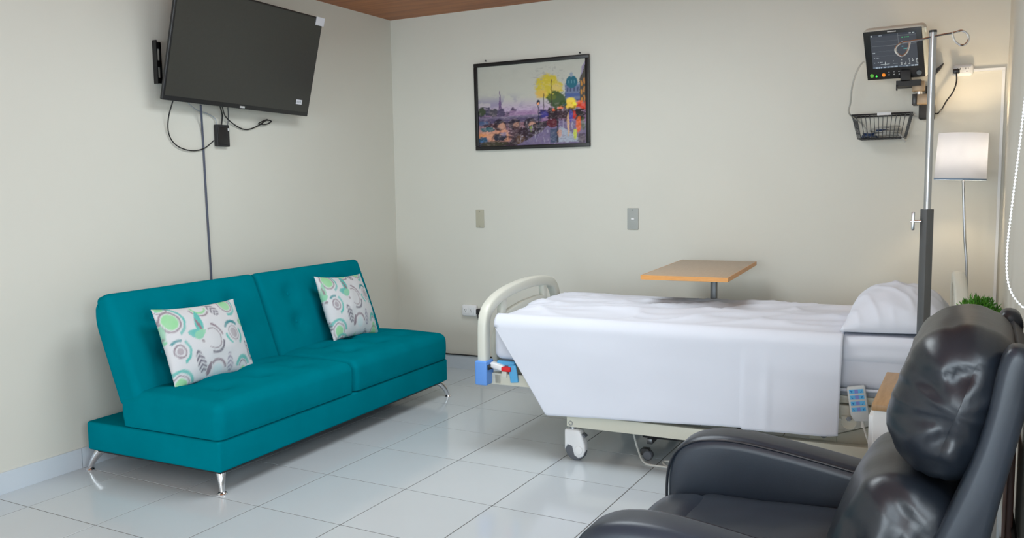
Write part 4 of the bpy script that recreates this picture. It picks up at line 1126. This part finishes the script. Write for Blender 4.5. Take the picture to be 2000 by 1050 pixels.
LP.part('pole', MB().add(tube(catmull(P, 8), 0.0068, 12)), MT['steel'])
LP.part('base', MB().add(lathe([(0,0),(0.098,0),(0.10,0.006),(0.095,0.018),(0.02,0.024),(0,0.024)], 32), Tm(0.005, 0.06, 0)), MT['steel'])
LP.part('bulb_holder', MB().add(cyl(0.016, 1.352, 1.40, 14), Tm(0.010,0,0)), MT['white'])
mbulb = mat('bulb_glow', (1, 0.9, 0.75), 0.4, emit=(1.0, 0.78, 0.50), estr=5)
LP.part('bulb', MB().add(lathe([(0,-0.03),(0.012,-0.028),(0.024,-0.008),(0.026,0.006),(0.020,0.022),(0,0.032)], 18), Tm(0.010, 0, 1.432)), mbulb)
pl = bpy.data.lights.new('lamp_light', 'POINT'); pl.energy = 6.6; pl.color = (1.0, 0.77, 0.50); pl.shadow_soft_size = 0.03
po = bpy.data.objects.new('lamp_light', pl); COL.objects.link(po); po.location = (LX+0.010, LY, 1.475)

# ------------------------------------------------------------------ bedside cabinet and plant
CB = Thing('bedside_cabinet', 'white bedside cabinet with a wooden top standing behind the recliner', 'cabinet', (-0.09, 3.135, 0), 0)
CB.part('body', MB().add(rbox(0.176, 0.250, 0.305, 0.003, ns=1), Tm(-0.003, 0, 0.325)), MT['cabbody'])
CB.part('cabinet_top', MB().add(rbox(0.181, 0.257, 0.010, 0.002, ns=1), Tm(-0.003, 0, 0.6405)), MT['cabtop'])
dr = CB.part('drawer', MB().add(rbox(0.008, 0.240, 0.075, 0.002, ns=1), Tm(-0.185, 0, 0.535)), MT['cabbody'])
CB.part('knob', MB().add(cyl(0.011, 0, 0.02, 12), Tm(-0.193, 0, 0.535) @ Rm(R(-90), 'Y')), MT['steel'], dr)
do = CB.part('door', MB().add(rbox(0.008, 0.240, 0.205, 0.002, ns=1), Tm(-0.185, 0, 0.245)), MT['cabbody'])
CB.part('knob', MB().add(cyl(0.011, 0, 0.02, 12), Tm(-0.193, -0.2, 0.36) @ Rm(R(-90), 'Y')), MT['steel'], do)
CB.part('plinth', box(-0.16, 0.16, -0.235, 0.235, 0, 0.022), MT['greydeck'], smooth=False)

PT = Thing('potted_plant', 'small bushy green plant in a pot on the cabinet, showing above the recliner', 'plant', (0.014, 3.10, 0.6505))
PT.part('pot', MB().add(lathe([(0,0),(0.040,0),(0.052,0.13),(0.055,0.14),(0.049,0.14),(0.045,0.125),(0,0.12)], 28)), MT['pot'])
m = MB(); rnd = random.Random(5)
for i in range(1500):
    a = rnd.uniform(0, 2*math.pi); ph = math.acos(rnd.uniform(-0.35, 1)); rr = 0.066*rnd.uniform(0.55, 1.0)
    d = Vector((math.sin(ph)*math.cos(a), math.sin(ph)*math.sin(a), math.cos(ph)*1.25))
    c = Vector((0,0,0.245)) + d*rr
    dr_ = (d.normalized()+Vector((rnd.uniform(-.7,.7), rnd.uniform(-.7,.7), rnd.uniform(-.3,.7)))).normalized()
    sd_ = dr_.orthogonal().normalized(); sd_.rotate(Matrix.Rotation(rnd.uniform(0, 6.28), 3, dr_))
    ln_ = rnd.uniform(0.012, 0.022); wd_ = rnd.uniform(0.0022, 0.0040); nn = dr_.cross(sd_)*0.0016
    m.add(([c, c+dr_*ln_*0.5+sd_*wd_+nn, c+dr_*ln_, c+dr_*ln_*0.5-sd_*wd_+nn], [(0,1,2,3)]))
PT.part('foliage', m, MT['leaf'], smooth=False)
m = MB()
for i in range(26):
    a = rnd.uniform(0, 6.28); ph = rnd.uniform(0, 1.1); d = Vector((math.sin(ph)*math.cos(a), math.sin(ph)*math.sin(a), math.cos(ph)*1.2))
    m.add(tube([(d.x*0.01, d.y*0.01, 0.12), tuple(Vector((0,0,0.20))+d*0.02), tuple(Vector((0,0,0.245))+d*0.055)], 0.0014, 5))
PT.part('stems', m, MT['leaf'])

# ------------------------------------------------------------------ recliner (faces -X)
RCX, RCY = -0.33, 2.15
RE = Thing('recliner_chair', 'black leather recliner armchair with a puffed headrest in the right foreground', 'armchair', (RCX, RCY, 0), 0)
def ctrs(p, a, b):
    ab = b-a; t = max(0, min(1, (p-a).dot(ab)/ab.dot(ab))); return (p-(a+ab*t)).length
# arms: side profile (x,z), world coordinates
arm_prof = [(-0.775,0.10),(-0.800,0.30),(-0.805,0.45),(-0.795,0.520),(-0.770,0.565),(-0.725,0.595),(-0.66,0.610),(-0.58,0.612),(-0.48,0.602),(-0.38,0.588),(-0.28,0.572),(-0.16,0.555),(-0.07,0.54),(-0.04,0.40),(-0.05,0.10)]
ap = [(p.x, p.y) for p in catmull([(a, b, 0) for a, b in arm_prof], 4)]
for k, (ya, yb) in enumerate(((1.715, 1.850), (2.445, 2.585))):
    arm = RE.part('armrest', MB().add(prism(ap, ya, yb, 'y', 0.034, 5)), MT['leather_lit'], world=True, ang=70)
    yy = yb-0.010 if k == 0 else ya+0.010
    pp = [(a-0.0*0, yy, b-0.010) for a, b in ap if b > 0.30 and a < -0.1]
    RE.part('piping', MB().add(tube(pp, 0.0045, 8)), MT['leather'], arm, world=True)
def put(hx, hy, hz, r, c, tilt, fn, nx=14, ny=24, nz=18):
    mb = MB(); Mx = Tm(*c) @ Rm(tilt, 'Y')
    V, F = softbox(hx, hy, hz, r, nx, ny, nz, fn, ns=6)
    return mb.add((V, F), Mx)
def wr(p, s, k): return noise.noise(Vector((p.x*s, p.y*s, p.z*s+k)))
# seat and footrest roll
def seat_d(p):
    z = p.z
    if z > 0: z += 0.022*max(0,1-(p.x/0.27)**2)*max(0,1-(p.y/0.29)**2) + 0.006*wr(p, 8, 1)
    return Vector((p.x, p.y, z))
RE.part('seat_cushion', put(0.25, 0.292, 0.075, 0.05, (-0.45, 2.148, 0.385), R(-3), seat_d), MT['leather_lit'], world=True, ang=80)
def roll_d(p):
    k = 0.006*wr(p, 9, 4)
    return Vector((p.x, p.y, p.z+k))
RE.part('footrest', put(0.105, 0.288, 0.17, 0.085, (-0.705, 2.148, 0.290), R(-6), roll_d), MT['leather_lit'], world=True, ang=80)
RE.part('frame', MB().add(box(-0.72, -0.02, 1.86, 2.435, 0.06, 0.30)), MT['blackmat'], world=True, smooth=False)
for (a, b) in ((-0.70, 1.78), (-0.70, 2.51), (-0.12, 1.78), (-0.12, 2.51)):
    RE.part('foot', MB().add(cyl(0.025, 0, 0.102, 12, r2=0.03), Tm(a, b, 0)), MT['black'], world=True)
# backrest shell with side wings
sh_prof = [(-0.135,0.46),(-0.06,0.40),(0.015,0.45),(0.045,0.66),(0.085,0.86),(0.106,0.98),(0.104,1.020),(0.088,1.038),(0.062,1.034),(0.045,0.99),(0.030,0.90),(0.005,0.80),(-0.045,0.66),(-0.10,0.54)]
sp = [(p.x, p.y) for p in catmull([(a, b, 0) for a, b in sh_prof], 3, closed=True)]
for k, (ya, yb) in enumerate(((1.855, 1.935), (2.365, 2.445))):
    RE.part('back_wing', MB().add(prism(sp, ya, yb, 'y', 0.018, 4)), MT['leather_lit'], world=True, ang=70)
sp2 = [(0.0,0.42),(0.022,0.50),(0.050,0.68),(0.088,0.88),(0.104,1.0),(0.085,1.02),(0.060,1.0),(0.035,0.88),(0.0,0.70),(-0.03,0.50)]
RE.part('back_shell', MB().add(prism(sp2, 1.936, 2.364, 'y', 0.008, 2)), MT['leather_lit'], world=True, ang=70)
# lumbar cushion: local x thickness (front -), y width, z height
cre = [(Vector((-0.06,-0.30,0.13)), Vector((0.02,-0.30,0.09))), (Vector((-0.03,-0.30,0.10)), Vector((-0.01,-0.30,0.03))), (Vector((-0.08,-0.30,0.02)), Vector((-0.02,-0.30,-0.05)))]
def lum_d(p):
    q = Vector(p)
    fx = max(0, -p.x/0.10)
    q.x -= 0.040*fx*max(0, 1-(p.z/0.22)**2)*max(0, 1-(p.y/0.30)**2)**0.5
    e = max(0, -(p.y+0.10)/0.18)
    bul = 0.020*e*max(0, 1-(p.z/0.21)**2)*max(0, 1-(p.x/0.13)**2)
    dep = sum(0.011*math.exp(-(ctrs(Vector((p.x,-0.30,p.z)), a, b)/0.020)**2) for a, b in cre)*min(1, e*1.2)
    q.y -= (bul-dep) + 0.004*wr(p, 14, 2)*e
    q.x += 0.006*wr(p, 9, 6)
    return q
RE.part('lumbar_cushion', put(0.098, 0.262, 0.175, 0.085, (-0.132, 2.150, 0.558), R(24), lum_d, 22, 30, 30), MT['leather'], world=True, ang=100)
# head cushion with gathered side
cre2 = [(Vector((-0.065,-0.3,-0.13)), Vector((0.0,-0.3,-0.05))), (Vector((-0.095,-0.3,-0.05)), Vector((-0.02,-0.3,-0.02))),
        (Vector((-0.06,-0.3,0.03)), Vector((0.01,-0.3,0.10))), (Vector((-0.01,-0.3,0.075)), Vector((0.05,-0.3,0.115))), (Vector((-0.10,-0.3,0.0)), Vector((-0.05,-0.3,0.03))),
        (Vector((-0.05,-0.3,-0.15)), Vector((0.02,-0.3,-0.11)))]
def head_d(p):
    q = Vector(p)
    fx = max(0, -p.x/0.10)
    q.x -= 0.025*fx*max(0, 1-(p.z/0.19)**2)
    # long gathers over the front and top, running along the width, fading to the middle
    ang = math.atan2(p.z, p.x)
    side = min(1, abs(p.y)/0.20)
    g = (0.5+0.5*math.sin(ang*17+2.2*noise.noise(Vector((p.y*7, ang*2, 3)))))**2*noise.noise(Vector((ang*3, p.y*5, 8)))
    k = 1 + 0.085*g*(0.35+0.65*side)
    rim = 1 if abs(p.y) < 0.20 else max(0.15, 1-(abs(p.y)-0.20)/0.06)
    q.x *= 1+(k-1)*rim; q.z *= 1+(k-1)*rim
    e = max(0, -(p.y+0.12)/0.14)
    if e > 0:
        bul = 0.040*e*max(0, 1-(p.z/0.18)**2)*max(0, 1-(p.x/0.11)**2)
        dep = sum(0.012*math.exp(-(ctrs(Vector((p.x,-0.3,p.z)), a, b)/0.018)**2) for a, b in cre2)*min(1, e)
        rl = 0.006*math.sin(ang*9+1.0)*min(1, math.hypot(p.x, p.z)/0.09)*e
        q.y -= bul-dep+rl+0.006*wr(p, 12, 3)*e
    return q
RE.part('head_cushion', put(0.096, 0.250, 0.170, 0.0955, (-0.024, 2.150, 0.893), R(18), head_d, 26, 34, 34), MT['leather'], world=True, ang=100)

# ------------------------------------------------------------------ roller blind with bead chain on the right wall
RB = Thing('roller_blind', 'white beaded pull chain of a roller blind hanging along the right wall', 'blind', (XR-0.05, 1.3, 2.42))
RB.part('roller', MB().add(cyl(0.026, 0, 2.64, 16), Tm(XR-0.050, 1.72, 2.40) @ Rm(R(90), 'X')), MT['blind'], world=True)
RB.part('fabric', MB().add(box(XR-0.026, XR-0.0245, -0.9, 1.70, 2.28, 2.40)), MT['blind'], world=True, smooth=False)
RB.part('wall_clip', MB().add(rbox(0.012, 0.012, 0.03, 0.004, ns=1), Tm(XR-0.013, 1.735, 0.965)), MT['white'], world=True)
CY = 1.75
P = [Vector((XR-0.030, CY, 2.40)), on_y(2030, 20, CY), on_y(2006, 160, CY), on_y(1994, 260, CY), on_y(1984, 340, CY), on_y(1974, 420, CY), on_y(1967.5, 480, CY), on_y(1966, 525, CY), on_y(1971, 560, CY), on_y(1984, 585, CY), on_y(2002, 602, CY), on_y(2022, 606, CY), Vector((XR-0.020, CY+0.01, 1.05)), Vector((XR-0.016, CY+0.01, 1.5)), Vector((XR-0.020, CY+0.01, 2.40))]
Q = catmull(P, 24)
m = MB(); sph = lathe([(0,-0.0022),(0.0016,-0.0016),(0.0022,0),(0.0016,0.0016),(0,0.0022)], 8)
acc = 0; last = Q[0]; m.add(sph, Matrix.Translation(last))
for a, b in zip(Q, Q[1:]):
    d = (b-a).length; t = 0
    while acc + (d-t) >= 0.0062:
        t += 0.0062-acc; acc = 0; m.add(sph, Matrix.Translation(a.lerp(b, t/d)))
    acc += d-t
bc = RB.part('bead_chain', m, MT['bead'], world=True)
RB.part('chain_cord', MB().add(tube(Q, 0.0007, 5)), MT['bead'], bc, world=True)

# things glimpsed behind the recliner at the right edge
single('wood_board', MB().add(rbox(0.008, 0.12, 0.36, 0.003, ns=1), Tm(XR-0.022, 2.50, 0.36)), MT['brown'], 'dark brown wooden board standing against the right wall behind the recliner', 'board')
P = [on_x(1972, 985, XR-0.012), on_x(1976, 1010, XR-0.012), on_x(1981, 1046, XR-0.012), on_x(1984, 1090, XR-0.012)]
single('wall_lead', tube(catmull(P, 6), 0.006, 8), MT['blackmat'], 'black lead hanging on the right wall behind the recliner back', 'cable')
